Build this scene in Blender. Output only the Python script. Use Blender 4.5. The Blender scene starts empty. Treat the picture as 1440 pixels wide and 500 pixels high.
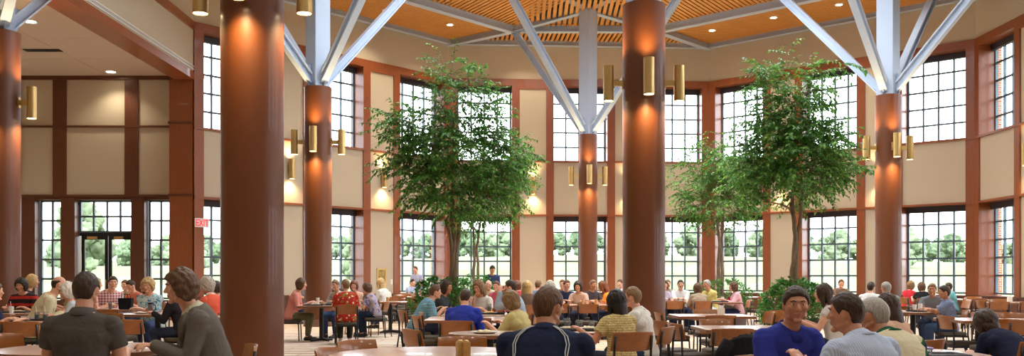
import bpy, bmesh, math, random
from mathutils import Vector, Matrix, noise
random.seed(7)
PI = math.pi
scene = bpy.context.scene
COL = scene.collection
F = 1330.0          # focal length in photo pixels (1440 wide)
EYE = 1.30          # camera height
HZ = 390.0          # horizon row

def R(d): return math.radians(d)
def X_at(px, y): return (px - 720.0) / F * y
def lerp(a, b, t): return a + (b - a) * t
def smooth01(t):
    t = max(0.0, min(1.0, t)); return t * t * (3 - 2 * t)

# ------------------------------------------------------------------ mesh builder
class MB:
    def __init__(s): s.v = []; s.f = []; s.m = []; s.cur = 0
    def add(s, V, Fs):
        o = len(s.v); s.v += [tuple(p) for p in V]
        for f in Fs: s.f.append(tuple(o + i for i in f)); s.m.append(s.cur)
        return s
    def box(s, c, size, M=None):
        x, y, z = size[0] / 2, size[1] / 2, size[2] / 2
        V = [Vector((a * x, b * y, d * z)) for d in (-1, 1) for b in (-1, 1) for a in (-1, 1)]
        if M is not None: V = [M @ p for p in V]
        c = Vector(c); V = [p + c for p in V]
        return s.add(V, [(0, 2, 3, 1), (4, 5, 7, 6), (0, 1, 5, 4), (2, 6, 7, 3), (0, 4, 6, 2), (1, 3, 7, 5)])
    def box2(s, a, b):
        return s.box([(a[i] + b[i]) / 2 for i in range(3)], [abs(b[i] - a[i]) for i in range(3)])
    def loft(s, rings, caps=True, closed=False):
        n = len(rings[0]); V = [p for r in rings for p in r]; Fs = []
        k = len(rings)
        for i in range(k if closed else k - 1):
            a = i * n; b = ((i + 1) % k) * n
            for j in range(n):
                j2 = (j + 1) % n; Fs.append((a + j, a + j2, b + j2, b + j))
        if caps and not closed:
            Fs.append(tuple(range(n - 1, -1, -1))); Fs.append(tuple((k - 1) * n + j for j in range(n)))
        return s.add(V, Fs)
    def tube(s, pts, r, n=8, caps=True, flat=None):
        pts = [Vector(p) for p in pts]
        if not isinstance(r, (list, tuple)): r = [r] * len(pts)
        rings = []; up = None
        for i, p in enumerate(pts):
            t = (pts[min(i + 1, len(pts) - 1)] - pts[max(i - 1, 0)])
            if t.length < 1e-9: t = Vector((0, 0, 1))
            t.normalize()
            if up is None:
                a = Vector((0, 0, 1)) if abs(t.z) < .9 else Vector((0, 1, 0))
                up = (a - t * a.dot(t)).normalized()
            else:
                up = (up - t * up.dot(t))
                up = up.normalized() if up.length > 1e-6 else t.orthogonal().normalized()
            sd = t.cross(up)
            rings.append([p + (up * math.cos(2 * PI * j / n) + sd * math.sin(2 * PI * j / n)) * r[i] for j in range(n)])
        return s.loft(rings, caps)
    def capsule(s, a, b, ra, rb, n=12):
        a, b = Vector(a), Vector(b); t = (b - a); L = t.length
        t = t / L if L > 1e-6 else Vector((0, 0, 1))
        pts = []; rr = []
        for q in (85, 60, 30): pts.append(a - t * ra * math.sin(R(q))); rr.append(ra * math.cos(R(q)))
        for k in range(4): pts.append(a.lerp(b, k / 3)); rr.append(lerp(ra, rb, k / 3))
        for q in (30, 60, 85): pts.append(b + t * rb * math.sin(R(q))); rr.append(rb * math.cos(R(q)))
        return s.tube(pts, rr, n)
    def lathe(s, prof, n=24, c=(0, 0, 0)):
        c = Vector(c)
        rings = [[c + Vector((r * math.cos(2 * PI * j / n), r * math.sin(2 * PI * j / n), z)) for j in range(n)] for r, z in prof]
        return s.loft(rings)
    def ell(s, c, r, M=None, nu=16, nv=10):
        c = Vector(c); rings = []
        for i in range(nv + 1):
            a = -PI / 2 + PI * i / nv; ca = max(math.cos(a), 1e-3)
            ring = []
            for j in range(nu):
                p = Vector((r[0] * ca * math.cos(2 * PI * j / nu), r[1] * ca * math.sin(2 * PI * j / nu), r[2] * math.sin(a)))
                ring.append(c + (M @ p if M is not None else p))
            rings.append(ring)
        return s.loft(rings)
    def xform(s, M):
        s.v = [tuple(M @ Vector(p)) for p in s.v]; return s
    def mesh(s, name, mats=()):
        me = bpy.data.meshes.new(name); me.from_pydata(s.v, [], s.f)
        for m in (mats if isinstance(mats, (list, tuple)) else [mats]): me.materials.append(m)
        if any(s.m): me.polygons.foreach_set('material_index', s.m)
        me.update(); return me

def smooth(me, angle=None):
    me.polygons.foreach_set('use_smooth', [True] * len(me.polygons))
    if angle is not None:
        bm = bmesh.new(); bm.from_mesh(me)
        for e in bm.edges:
            if len(e.link_faces) == 2 and e.calc_face_angle(0) > angle: e.smooth = False
        bm.to_mesh(me); bm.free()

def recalc(me):
    bm = bmesh.new(); bm.from_mesh(me); bmesh.ops.recalc_face_normals(bm, faces=bm.faces); bm.to_mesh(me); bm.free()

def link(name, me, parent=None):
    o = bpy.data.objects.new(name, me); COL.objects.link(o)
    if parent is not None: o.parent = parent
    return o
def obj(name, mb, mats, parent=None, sm=None, bevel=0):
    me = mb if isinstance(mb, bpy.types.Mesh) else mb.mesh(name, mats)
    if not isinstance(mb, bpy.types.Mesh):
        recalc(me)
        if bevel:
            bm = bmesh.new(); bm.from_mesh(me)
            es = [e for e in bm.edges if len(e.link_faces) == 2 and e.calc_face_angle(0) > R(40)]
            bmesh.ops.bevel(bm, geom=es, offset=bevel, segments=2, affect='EDGES', clamp_overlap=True)
            bm.to_mesh(me); bm.free()
        if sm: smooth(me, R(sm) if sm < 170 else None)
    return link(name, me, parent)
def tag(o, label, cat, group=None, kind=None):
    if label: o['label'] = label
    if cat: o['category'] = cat
    if group: o['group'] = group
    if kind: o['kind'] = kind
    return o
def empty(name, loc=(0, 0, 0), rz=0, label=None, cat=None, group=None):
    o = bpy.data.objects.new(name, None); COL.objects.link(o); o.empty_display_size = .1
    o.location = loc; o.rotation_euler = (0, 0, R(rz))
    return tag(o, label, cat, group)
def struct(name, mb, mats, parent=None, sm=None, bevel=0):
    o = obj(name, mb, mats, parent, sm, bevel)
    if parent is None: o['kind'] = 'structure'
    return o
def copy_tree(o, parent=None):
    c = o.copy(); COL.objects.link(c)
    if parent is not None: c.parent = parent
    for ch in list(o.children): copy_tree(ch, c)
    return c

# ------------------------------------------------------------------ voxel union (temporary scene)
_tmp = bpy.data.scenes.new('tmp_union')
def union(mb, vox, it=3, fac=.5):
    me = mb.mesh('u'); recalc_islands(me)
    ob = bpy.data.objects.new('u', me); _tmp.collection.objects.link(ob)
    md = ob.modifiers.new('r', 'REMESH'); md.mode = 'VOXEL'; md.voxel_size = vox
    if it:
        sm_ = ob.modifiers.new('s', 'SMOOTH'); sm_.factor = fac; sm_.iterations = it
    vl = _tmp.view_layers[0]; vl.update()
    dg = vl.depsgraph
    new = bpy.data.meshes.new_from_object(ob.evaluated_get(dg), depsgraph=dg)
    bpy.data.objects.remove(ob); bpy.data.meshes.remove(me)
    new.materials.clear()
    smooth(new)
    return new
def recalc_islands(me): recalc(me)

# ------------------------------------------------------------------ materials
def lin(c):
    if isinstance(c, str):
        c = [int(c[i:i + 2], 16) / 255 for i in (0, 2, 4)]
    return tuple((x / 12.92 if x <= .04045 else ((x + .055) / 1.055) ** 2.4) for x in c[:3]) + (1.0,)
_mats = {}
class NT:
    def __init__(s, name):
        s.m = bpy.data.materials.new(name); s.m.use_nodes = True
        s.n = s.m.node_tree.nodes; s.l = s.m.node_tree.links
        s.p = s.n['Principled BSDF']; s.out = s.n['Material Output']
    def node(s, t, **kw):
        nd = s.n.new(t)
        for k, v in kw.items():
            if k in nd.inputs: nd.inputs[k].default_value = v
            else: setattr(nd, k, v)
        return nd
    def link(s, a, b): s.l.new(a, b)
    def coords(s, kind='Object', scale=(1, 1, 1), rot=(0, 0, 0)):
        tc = s.node('ShaderNodeTexCoord'); mp = s.node('ShaderNodeMapping')
        mp.inputs['Scale'].default_value = scale; mp.inputs['Rotation'].default_value = rot
        s.link(tc.outputs[kind], mp.inputs['Vector']); return mp.outputs['Vector']
    def ramp(s, fac, stops, interp='LINEAR'):
        r = s.node('ShaderNodeValToRGB'); r.color_ramp.interpolation = interp
        e = r.color_ramp.elements
        while len(e) < len(stops): e.new(.5)
        for el, (p, c) in zip(e, stops): el.position = p; el.color = lin(c)
        s.link(fac, r.inputs['Fac']); return r.outputs['Color']
    def bump(s, h, strength=.2, dist=.01):
        b = s.node('ShaderNodeBump'); b.inputs['Strength'].default_value = strength; b.inputs['Distance'].default_value = dist
        s.link(h, b.inputs['Height']); s.link(b.outputs['Normal'], s.p.inputs['Normal'])
    def mix(s, fac, a, b, blend='MIX'):
        m = s.node('ShaderNodeMix', data_type='RGBA', blend_type=blend)
        if isinstance(fac, (int, float)): m.inputs[0].default_value = fac
        else: s.link(fac, m.inputs[0])
        for i, c in ((6, a), (7, b)):
            if isinstance(c, (str, tuple)): m.inputs[i].default_value = lin(c)
            else: s.link(c, m.inputs[i])
        return m.outputs[2]

def mat(name, col, rough=.5, metal=0, spec=.5, noise_amt=.0, nscale=20, bump=0, bscale=60, stretch=(1, 1, 1), coat=0, emit=None, estr=0):
    if name in _mats: return _mats[name]
    t = NT(name); t.p.inputs['Roughness'].default_value = rough; t.p.inputs['Metallic'].default_value = metal
    t.p.inputs['Specular IOR Level'].default_value = spec
    t.p.inputs['Base Color'].default_value = lin(col)
    t.p.inputs['Coat Weight'].default_value = coat
    if noise_amt:
        v = t.coords('Object', stretch); nz = t.node('ShaderNodeTexNoise', Scale=nscale, Detail=4.0); t.link(v, nz.inputs['Vector'])
        c = lin(col); hi = tuple(min(1, x * (1 + noise_amt)) for x in c[:3]) + (1,); lo = tuple(x * (1 - noise_amt) for x in c[:3]) + (1,)
        r = t.node('ShaderNodeValToRGB'); r.color_ramp.elements[0].position = .3; r.color_ramp.elements[1].position = .7
        r.color_ramp.elements[0].color = lo; r.color_ramp.elements[1].color = hi
        t.link(nz.outputs['Fac'], r.inputs['Fac']); t.link(r.outputs['Color'], t.p.inputs['Base Color'])
    if bump:
        v = t.coords('Object', stretch); nz = t.node('ShaderNodeTexNoise', Scale=bscale, Detail=3.0); t.link(v, nz.inputs['Vector'])
        t.bump(nz.outputs['Fac'], bump, .004)
    if emit:
        t.p.inputs['Emission Color'].default_value = lin(emit); t.p.inputs['Emission Strength'].default_value = estr
    _mats[name] = t.m; return t.m

M_wood = mat('cherry_wood', '8c4c28', .36, noise_amt=.13, nscale=5, stretch=(6, 6, .6), coat=.15)
M_wood_dark = mat('dark_cherry_wood', '62361f', .40, noise_amt=.15, nscale=5, stretch=(6, 6, .6))
M_chairwood = mat('chair_wood', '985a26', .3, noise_amt=.16, nscale=9, stretch=(.7, 6, 6), coat=.25)
M_tabletop = mat('table_laminate', 'cfae9a', .24, noise_amt=.07, nscale=10, stretch=(1, 8, 1), coat=.2)
M_tableedge = mat('table_edge', '8a5a3c', .4)
M_black = mat('black_metal', '1b1a1c', .4, spec=.4)
M_seat = mat('seat_fabric', '4d4438', .85, noise_amt=.25, nscale=120)
M_steel = mat('painted_steel', 'b4c3d8', .42, spec=.4)
M_column = mat('copper_column', '5f3112', .44, noise_amt=.05, nscale=3, coat=.12)
M_colbase = mat('column_base', '6d4a3a', .4)
M_fabric = mat('wall_fabric', 'c4b69e', .95, noise_amt=.05, nscale=160, bump=.1, bscale=300)
M_brass = mat('brushed_brass', 'd8b675', .34, metal=.75, noise_amt=.1, nscale=12, stretch=(20, 20, .3))
M_frame = mat('window_frame', '526672', .4)
M_darkhead = mat('shade_box', '33313a', .6)
M_white = mat('white_plastic', 'e8e6e0', .4)
M_lowceil = mat('ceiling_tile', 'cdb8a6', .9, noise_amt=.05, nscale=90)
M_slat = mat('ceiling_slat', 'd9994c', .5, noise_amt=.05, nscale=1.5)
M_slatback = mat('ceiling_back', '4a2d16', .8)
M_tray = mat('black_tray', '262628', .45)
M_plate = mat('white_plate', 'eceae2', .25)
M_glow = mat('lamp_lens', 'fff3d6', .5, emit='ffe9b8', estr=14)
M_down = mat('downlight_lens', 'fff3d6', .5, emit='fff0d0', estr=12)

def m_glass():
    t = NT('pane_glass'); t.n.remove(t.p)
    tr = t.node('ShaderNodeBsdfTransparent'); gl = t.node('ShaderNodeBsdfGlossy'); gl.inputs['Roughness'].default_value = .02
    lw = t.node('ShaderNodeLayerWeight'); fr = t.node('ShaderNodeMath', operation='POWER'); fr.inputs[1].default_value = 5.0; t.link(lw.outputs['Facing'], fr.inputs[0])
    fm_ = t.node('ShaderNodeMath', operation='MULTIPLY_ADD'); fm_.inputs[1].default_value = .45; fm_.inputs[2].default_value = .02; t.link(fr.outputs[0], fm_.inputs[0]); fr = fm_
    mx = t.node('ShaderNodeMixShader'); t.link(fr.outputs[0], mx.inputs[0]); t.link(tr.outputs[0], mx.inputs[1]); t.link(gl.outputs[0], mx.inputs[2])
    t.link(mx.outputs[0], t.out.inputs['Surface']); return t.m
M_pane = m_glass()
def m_clear(name, col):
    t = NT(name); t.p.inputs['Base Color'].default_value = lin(col); t.p.inputs['Transmission Weight'].default_value = .85
    t.p.inputs['Roughness'].default_value = .08; t.p.inputs['IOR'].default_value = 1.25; return t.m
M_cup = m_clear('clear_cup', 'e6ecec')
def m_carpet():
    t = NT('carpet'); v = t.coords('Object', (1, 1, 1))
    w = t.node('ShaderNodeTexWave', wave_type='BANDS', bands_direction='Y', Scale=.6, Distortion=.35, Detail=1.0); w.inputs['Detail Scale'].default_value = 2
    t.link(v, w.inputs['Vector'])
    c1 = t.ramp(w.outputs['Fac'], [(.3, 'bda48c'), (.5, 'dcc8b4'), (.7, 'ecdccc')])
    br = t.node('ShaderNodeTexBrick', Scale=1.0); br.offset = .5; br.inputs['Brick Width'].default_value = .9; br.inputs['Row Height'].default_value = .45
    br.inputs['Mortar Size'].default_value = .02; br.inputs['Color1'].default_value = lin('ffffff'); br.inputs['Color2'].default_value = lin('ece6de'); br.inputs['Mortar'].default_value = lin('cfc4b4')
    t.link(v, br.inputs['Vector'])
    nz = t.node('ShaderNodeTexNoise', Scale=220.0, Detail=3.0); t.link(v, nz.inputs['Vector'])
    c2 = t.mix(1.0, c1, br.outputs['Color'], 'MULTIPLY')
    c3 = t.mix(.25, c2, t.ramp(nz.outputs['Fac'], [(.3, 'a08c78'), (.7, 'ead9c6')]))
    t.link(c3, t.p.inputs['Base Color']); t.p.inputs['Roughness'].default_value = .95; t.p.inputs['Specular IOR Level'].default_value = .1
    t.bump(nz.outputs['Fac'], .3, .006); return t.m
M_carpet = m_carpet()
def m_brick():
    t = NT('brick'); v = t.coords('Object', (1, 1, 1), (R(90), 0, 0))
    br = t.node('ShaderNodeTexBrick', Scale=1.0); br.inputs['Brick Width'].default_value = .22; br.inputs['Row Height'].default_value = .075; br.inputs['Mortar Size'].default_value = .008
    br.inputs['Color1'].default_value = lin('b5714f'); br.inputs['Color2'].default_value = lin('9c5a3e'); br.inputs['Mortar'].default_value = lin('c9bcae')
    t.link(v, br.inputs['Vector']); t.link(br.outputs['Color'], t.p.inputs['Base Color']); t.p.inputs['Roughness'].default_value = .9; return t.m
M_brick = m_brick()
def m_grass():
    t = NT('meadow'); v = t.coords('Object', (1, 1, 1))
    n1 = t.node('ShaderNodeTexNoise', Scale=.09, Detail=5.0); t.link(v, n1.inputs['Vector'])
    n2 = t.node('ShaderNodeTexNoise', Scale=2.5, Detail=4.0); t.link(v, n2.inputs['Vector'])
    c = t.mix(.45, t.ramp(n1.outputs['Fac'], [(.35, '5f6a50'), (.5, '717860'), (.66, '7c7a66')]), t.ramp(n2.outputs['Fac'], [(.3, '5d684c'), (.7, '7e806a')]))
    t.link(c, t.p.inputs['Base Color']); t.p.inputs['Roughness'].default_value = 1; t.p.inputs['Specular IOR Level'].default_value = 0; return t.m
M_grass = m_grass()
def m_leaf(name, c1, c2, c3, trans=.35, rough=.4):
    t = NT(name)
    oi = t.node('ShaderNodeNewGeometry')
    c = t.ramp(oi.outputs['Random Per Island'], [(0, c1), (.5, c2), (1, c3)])
    t.link(c, t.p.inputs['Base Color']); t.p.inputs['Roughness'].default_value = rough
    tr = t.node('ShaderNodeBsdfTranslucent'); t.link(c, tr.inputs['Color'])
    mx = t.node('ShaderNodeMixShader'); mx.inputs[0].default_value = trans
    t.link(t.p.outputs[0], mx.inputs[1]); t.link(tr.outputs[0], mx.inputs[2]); t.link(mx.outputs[0], t.out.inputs['Surface']); return t.m
M_leaf = m_leaf('ficus_leaf', '356826', '509038', '88be54')
M_leaf2 = m_leaf('hedge_leaf', '2f6b2a', '4f9440', '7ab95a')
M_far = mat('far_foliage', '64755a', .95, spec=0, noise_amt=.35, nscale=1.6)  # distance haze put into the colour: both far greens are lightened
M_far2 = mat('far_foliage_pale', '758468', .95, spec=0, noise_amt=.35, nscale=1.6)
M_bark = mat('bark', '7d6a55', .85, noise_amt=.3, nscale=14, stretch=(3, 3, .6), bump=.4, bscale=40)
M_soil = mat('soil', '3a2c20', 1)
M_planter = mat('planter', '4a342a', .5, noise_amt=.1)
# ================================================================== ROOM
P = [Vector((-9.72, 28.85, 0)), Vector((-2.45, 37.05, 0)), Vector((7.86, 37.7, 0)), Vector((15.18, 30.97, 0)), Vector((15.18, 20.6, 0))]
CEIL = 10.55; HEAD_LO, HEAD_HI = 8.84, 9.10
LO0, LO1, UP0, UP1 = .76, 3.72, 5.90, 8.84
FLOOR_MIN_Y = -7.0

def wall_frame(a, b):
    u = (b - a).normalized(); L = (b - a).length
    w = Vector((-u.y, u.x, 0))           # outward (away from the room)
    def T(pu, pw, z): return a + u * pu + w * pw + Vector((0, 0, z))
    return T, L, u, w
def wbox(mb, T, u0, u1, w0, w1, z0, z1):
    V = [T(uu, ww, zz) for zz in (z0, z1) for ww in (w0, w1) for uu in (u0, u1)]
    mb.add(V, [(0, 2, 3, 1), (4, 5, 7, 6), (0, 1, 5, 4), (2, 6, 7, 3), (0, 4, 6, 2), (1, 3, 7, 5)])

OPEN = [(.03, .237), (.397, .603), (.763, .97)]
BAYS = [(.267, .368), (.633, .735)]
win_no = [0]
def build_window(T, u0, u1, z0, z1, cols, rows, w=.47, shade=True, bare=0):
    win_no[0] += 1
    mb = MB(); ft = .055
    wbox(mb, T, u0, u1, w, w + .09, z0, z0 + ft); wbox(mb, T, u0, u1, w, w + .09, z1 - ft, z1)
    wbox(mb, T, u0, u0 + ft, w, w + .09, z0 + ft, z1 - ft); wbox(mb, T, u1 - ft, u1, w, w + .09, z0 + ft, z1 - ft)
    mt = .058
    for i in range(1, cols):
        c = lerp(u0 + ft * .5, u1 - ft * .5, i / cols); wbox(mb, T, c - mt / 2, c + mt / 2, w + .005, w + .08, z0 + ft, z1 - ft)
    for i in range(1, rows):
        c = lerp(z0 + ft * .5, z1 - ft * .5, i / rows)
        wbox(mb, T, u0 + ft, u1 - ft, w + .012, w + .072, c - mt / 2, c + mt / 2)
    o = struct('window_%d' % win_no[0], mb, M_frame)
    g = MB(); wbox(g, T, u0 + ft * .7, u1 - ft * .7, w + .042, w + .047, z0 + ft * .7, z1 - ft * .7)
    obj('window_pane', g, M_pane, o)
    if shade:
        s = MB(); wbox(s, T, u0 + .005, u1 - .005, w - .14, w - .002, z1 - .2, z1 - .002)
        obj('shade_box', s, M_darkhead, o)
    return o

def build_facet(side, a, b, fr=(0, 1), openings=OPEN, bays=BAYS):
    T, L, u, w = wall_frame(a, b)
    fab, wood, dark, brick = MB(), MB(), MB(), MB()
    f0, f1 = fr
    S, E = f0 * L, f1 * L
    # fabric: upper band and bays
    wbox(fab, T, S, E, 0, .1, HEAD_HI, CEIL + 1.2)
    for o0, o1 in openings:
        wbox(fab, T, o0 * L, o1 * L, 0, .1, LO1 + .06, UP0 - .06)
    for o0, o1 in bays:
        for z0, z1 in ((.72, LO1), (LO1 + .06, UP0 - .06), (UP0, HEAD_LO - .12)):
            wbox(fab, T, o0 * L, o1 * L, 0, .1, z0, z1)
    struct('wall_' + side, fab, M_fabric)
    # wood: piers between, head rail, thin rails, wainscot, reveals
    edges = sorted([S, E] + [x * L for o in openings + bays for x in o])
    for i in range(0, len(edges), 2):
        wbox(wood, T, edges[i], edges[i + 1], -.05, .12, .72, HEAD_LO)
    for o0, o1 in bays:
        wbox(wood, T, o0 * L, o1 * L, -.05, .12, HEAD_LO - .12, HEAD_LO)
        wbox(wood, T, o0 * L, o1 * L, -.02, .12, LO1, LO1 + .06); wbox(wood, T, o0 * L, o1 * L, -.02, .12, UP0 - .06, UP0)
    wbox(wood, T, S, E, -.05, .12, HEAD_LO, HEAD_HI)
    for z in (LO1 + .03, UP0 - .03): wbox(wood, T, S, E, -.075, -.0, z - .035, z + .035)
    for o0, o1 in openings:
        x0, x1 = o0 * L, o1 * L
        wbox(wood, T, x0, x1, 0, .12, LO1, LO1 + .06); wbox(wood, T, x0, x1, 0, .12, UP0 - .06, UP0)
        for z0, z1 in ((.72, LO1), (UP0, UP1)):
            wbox(wood, T, x0 - .06, x0, .12, .56, z0, z1); wbox(wood, T, x1, x1 + .06, .12, .56, z0, z1)
            wbox(wood, T, x0 - .06, x1 + .06, .12, .56, z1, z1 + .06)
            wbox(wood, T, x0 - .06, x1 + .06, .12, .56, z0 - .06, z0)
    struct('trim_%s' % {'left': 1, 'back': 2, 'right': 3, 'far_right': 4, 'right_rear': 41, 'right_end': 42, 'front': 43, 'front_left': 44, 'left_rear': 45}[side], wood, M_wood)
    wbox(dark, T, S, E, -.04, .12, 0, .68); wbox(dark, T, S, E, -.09, .12, .68, .72)
    wbox(dark, T, S, E, -.06, -.04, 0, .12)
    n = int((E - S) / .8)
    for i in range(n + 1):
        c = lerp(S + .06, E - .06, i / n); wbox(dark, T, c - .05, c + .05, -.055, -.03, .12, .68)
    struct('baseboard_' + side, dark, M_wood_dark)
    # brick outside
    for i in range(0, len(edges)):
        pass
    xs = [S] + [x * L for o in openings for x in o] + [E]
    for i in range(0, len(xs), 2):
        g0 = xs[i] - (0 if i == 0 else -.06); g1 = xs[i + 1] - (0 if i + 1 == len(xs) - 1 else .06)
        wbox(brick, T, xs[i] + (0.0 if i == 0 else .03), xs[i + 1] - (0 if i + 1 == len(xs) - 1 else .03), .565, .72, 0, CEIL + 1.2)
    for o0, o1 in openings:
        for z0, z1 in ((-.3, LO0 - .1), (LO1 + .06, UP0 - .08), (UP1 + .06, CEIL + 1.2)):
            wbox(brick, T, o0 * L - .06, o1 * L + .06, .565, .7, z0, z1)
    struct('wall_exterior_' + side, brick, M_brick)
    for o0, o1 in openings:
        build_window(T, o0 * L, o1 * L, .76, LO1, 4, 5)
        build_window(T, o0 * L, o1 * L, UP0, UP1, 4, 5)
    return T, L

T1, L1 = build_facet('left', P[0], P[1])
T2, L2 = build_facet('back', P[1], P[2])
T3, L3 = build_facet('right', P[2], P[3])
T4, L4 = build_facet('far_right', P[3], P[4])
# the rest of the hall behind the camera, with the same windows
build_facet('right_rear', P[4], Vector((15.18, 6.5, 0)), openings=OPEN, bays=BAYS)
build_facet('right_end', Vector((15.18, 6.5, 0)), Vector((15.18, FLOOR_MIN_Y, 0)), openings=[], bays=[(.03, .3), (.33, .65), (.68, .97)])
build_facet('front', Vector((15.18, FLOOR_MIN_Y, 0)), Vector((2.5, FLOOR_MIN_Y, 0)), openings=[], bays=[(.03, .3), (.33, .65), (.68, .97)])
build_facet('front_left', Vector((2.5, FLOOR_MIN_Y, 0)), Vector((P[0].x, FLOOR_MIN_Y, 0)), openings=[], bays=[(.03, .3), (.33, .65), (.68, .97)])
build_facet('left_rear', Vector((P[0].x, FLOOR_MIN_Y, 0)), Vector((P[0].x, 6.0, 0)), openings=[], bays=[(.03, .3), (.33, .65), (.68, .97)])

# facet straight to the camera on the left: beam over the side room
mb = MB(); XL = P[0].x
mb.box2((XL - .1, 6, 7.58), (XL, P[0].y, HEAD_LO)); mb.box2((XL - .1, 6, HEAD_HI), (XL, P[0].y, CEIL + 1.2))
struct('wall_upper_left', mb, M_fabric)
mb = MB()
mb.box2((XL - .1, 6, HEAD_LO), (XL + .05, P[0].y, HEAD_HI))
mb.box2((XL - .58, 6, 7.33), (XL + .04, P[0].y - .02, 7.56))
mb.box2((XL - .58, 6, 7.56), (XL - .1, P[0].y - .02, 7.75))
# pier at the corner
mb.box2((XL - .72, P[0].y - .05, 0), (XL - .02, P[0].y + .7, 7.33))
struct('trim_5', mb, M_wood)
mb = MB()
for z in (3.82, 6.02): mb.box2((XL - .75, P[0].y - .075, z - .035), (XL + .0, P[0].y + .02, z + .035))
struct('trim_6', mb, M_wood_dark)
# slot air vent
v = empty('air_vent', (XL, 20, 7.62), 0, 'long white slotted air vent strip above the brown beam at upper left', 'vent')
mb = MB(); mb.box2((-.0, -8, .0), (.03, 8.9, .03)); mb.box2((0, -8, .1), (.03, 8.9, .13)); mb.box2((0, 8.87, .03), (.03, 8.9, .1)); mb.box2((0, -8, .03), (.03, -7.97, .1))
obj('vent_frame', mb, M_white, v)
mb = MB()
for k in range(2): mb.box2((.0, -7.97, .043 + k * .03), (.022, 8.87, .056 + k * .03))
obj('vent_slat', mb, M_white, v)
mb = MB(); mb.box2((-.0, -7.97, .03), (.004, 8.87, .1)); obj('vent_backing', mb, M_black, v)

# side room behind the beam (vestibule): back wall, left wall, low ceiling
VY = 29.6; k_ = VY / F
def vx(px): return (px - 720) * k_
fab, wood = MB(), MB()
piers = [(26, 30), (75, 94), (176, 195), (240, 256)]
top = 7.6; r1, r2 = 3.86, 6.02
for p0, p1 in ((-40, 26), (30, 75), (94, 176), (195, 240)):
    for z0, z1 in ((r1 + .03, r2 - .03), (r2 + .03, top - .12)):
        fab.box2((vx(p0), VY, z0), (vx(p1), VY + .1, z1))
struct('wall_vestibule', fab, M_fabric)
for p0, p1 in piers: wood.box2((vx(p0), VY - .05, r1), (vx(p1), VY + .12, top))
for z in (r1, r2): wood.box2((vx(-40), VY - .06, z - .03), (vx(256), VY + .1, z + .03))
wood.box2((vx(-40), VY - .08, top - .12), (vx(256), VY + .1, top))
# deep dark wood below
for p0, p1 in ((-60, 49), (85, 105), (184, 203), (239, 256)):
    wood.box2((vx(p0), VY, 0), (vx(p1), VY + .45, r1 - .03))
wood.box2((vx(-60), VY + .02, 3.74), (vx(256), VY + .45, r1 - .03))
for p0, p1 in ((49, 85), (203, 239)): wood.box2((vx(p0), VY + .02, 0), (vx(p1), VY + .45, .6))
struct('trim_7', wood, M_wood_dark)
T0 = lambda pu, pw, z: Vector((pu, VY + pw, z))
build_window(T0, vx(50), vx(84.5), .62, 3.74, 2, 5, w=.3, shade=False)
build_window(T0, vx(204), vx(238.5), .62, 3.74, 2, 5, w=.3, shade=False)
build_window(T0, vx(105.5), vx(183.5), 2.72, 3.74, 4, 2, w=.3, shade=False)
for n, (d0, d1) in enumerate(((108, 146.5), (146.5, 183))):
    x0, x1 = vx(d0), vx(d1); y = VY + .3
    mb = MB(); fw = .11
    mb.box2((x0 + .01, y, .02), (x0 + fw, y + .06, 2.62)); mb.box2((x1 - fw, y, .02), (x1 - .01, y + .06, 2.62))
    mb.box2((x0 + fw, y, 2.5), (x1 - fw, y + .06, 2.62)); mb.box2((x0 + fw, y, .02), (x1 - fw, y + .06, .28))
    d = struct('door_%d' % (n + 1), mb, M_black)
    g = MB(); g.box2((x0 + fw, y + .025, .28), (x1 - fw, y + .03, 2.5)); obj('door_pane', g, M_pane, d)
    h = MB(); hx = (x1 - .06) if n == 0 else (x0 + .06)
    h.tube([(hx, y - .05, .9), (hx, y - .05, 1.25)], .015); h.tube([(hx, y - .05, .95), (hx, y + .01, .95)], .01); h.tube([(hx, y - .05, 1.2), (hx, y + .01, 1.2)], .01)
    obj('door_handle', h, M_brass, d)
    c = MB(); c.box2((lerp(x0, x1, .25), y - .07, 2.52), (lerp(x0, x1, .6), y, 2.6)); obj('door_closer', c, M_brass, d)
mb = MB(); mb.box2((vx(105.5), VY + .3, 2.62), (vx(183.5), VY + .4, 2.72)); struct('trim_8', mb, M_black)
# left wall of the side room, low ceiling with tile joints
mb = MB(); mb.box2((-19.0, 6, 0), (-18.8, VY + .4, 7.6)); mb.box2((-19, 5.9, 0), (XL, 6, 7.6)); struct('wall_side', mb, M_fabric)
low = MB()
xs_ = [-18.8 + i * 2.07 for i in range(5)] + [XL - .3]
ys_ = [6 + i * 2.36 for i in range(11)]
for i in range(len(xs_) - 1):
    for j in range(len(ys_) - 1):
        low.box2((xs_[i] + .008, ys_[j] + .008, 7.6), (xs_[i + 1] - .008, ys_[j + 1] - .008, 7.66))
low.box2((-19, 6, 7.64), (XL - .1, 30.2, 7.75))
struct('ceiling_low', low, M_lowceil)

# floor
fl = MB()
fl.add([(-9.8, FLOOR_MIN_Y, 0), (15.3, FLOOR_MIN_Y, 0), (15.3, 31.0, 0), (7.9, 37.8, 0), (-2.5, 37.15, 0), (-9.72, 29.0, 0), (-9.9, 30.2, 0), (-19, 30.2, 0), (-19, 6, 0), (-9.8, 6, 0)], [tuple(range(10))])
struct('floor', fl, M_carpet)

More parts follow.
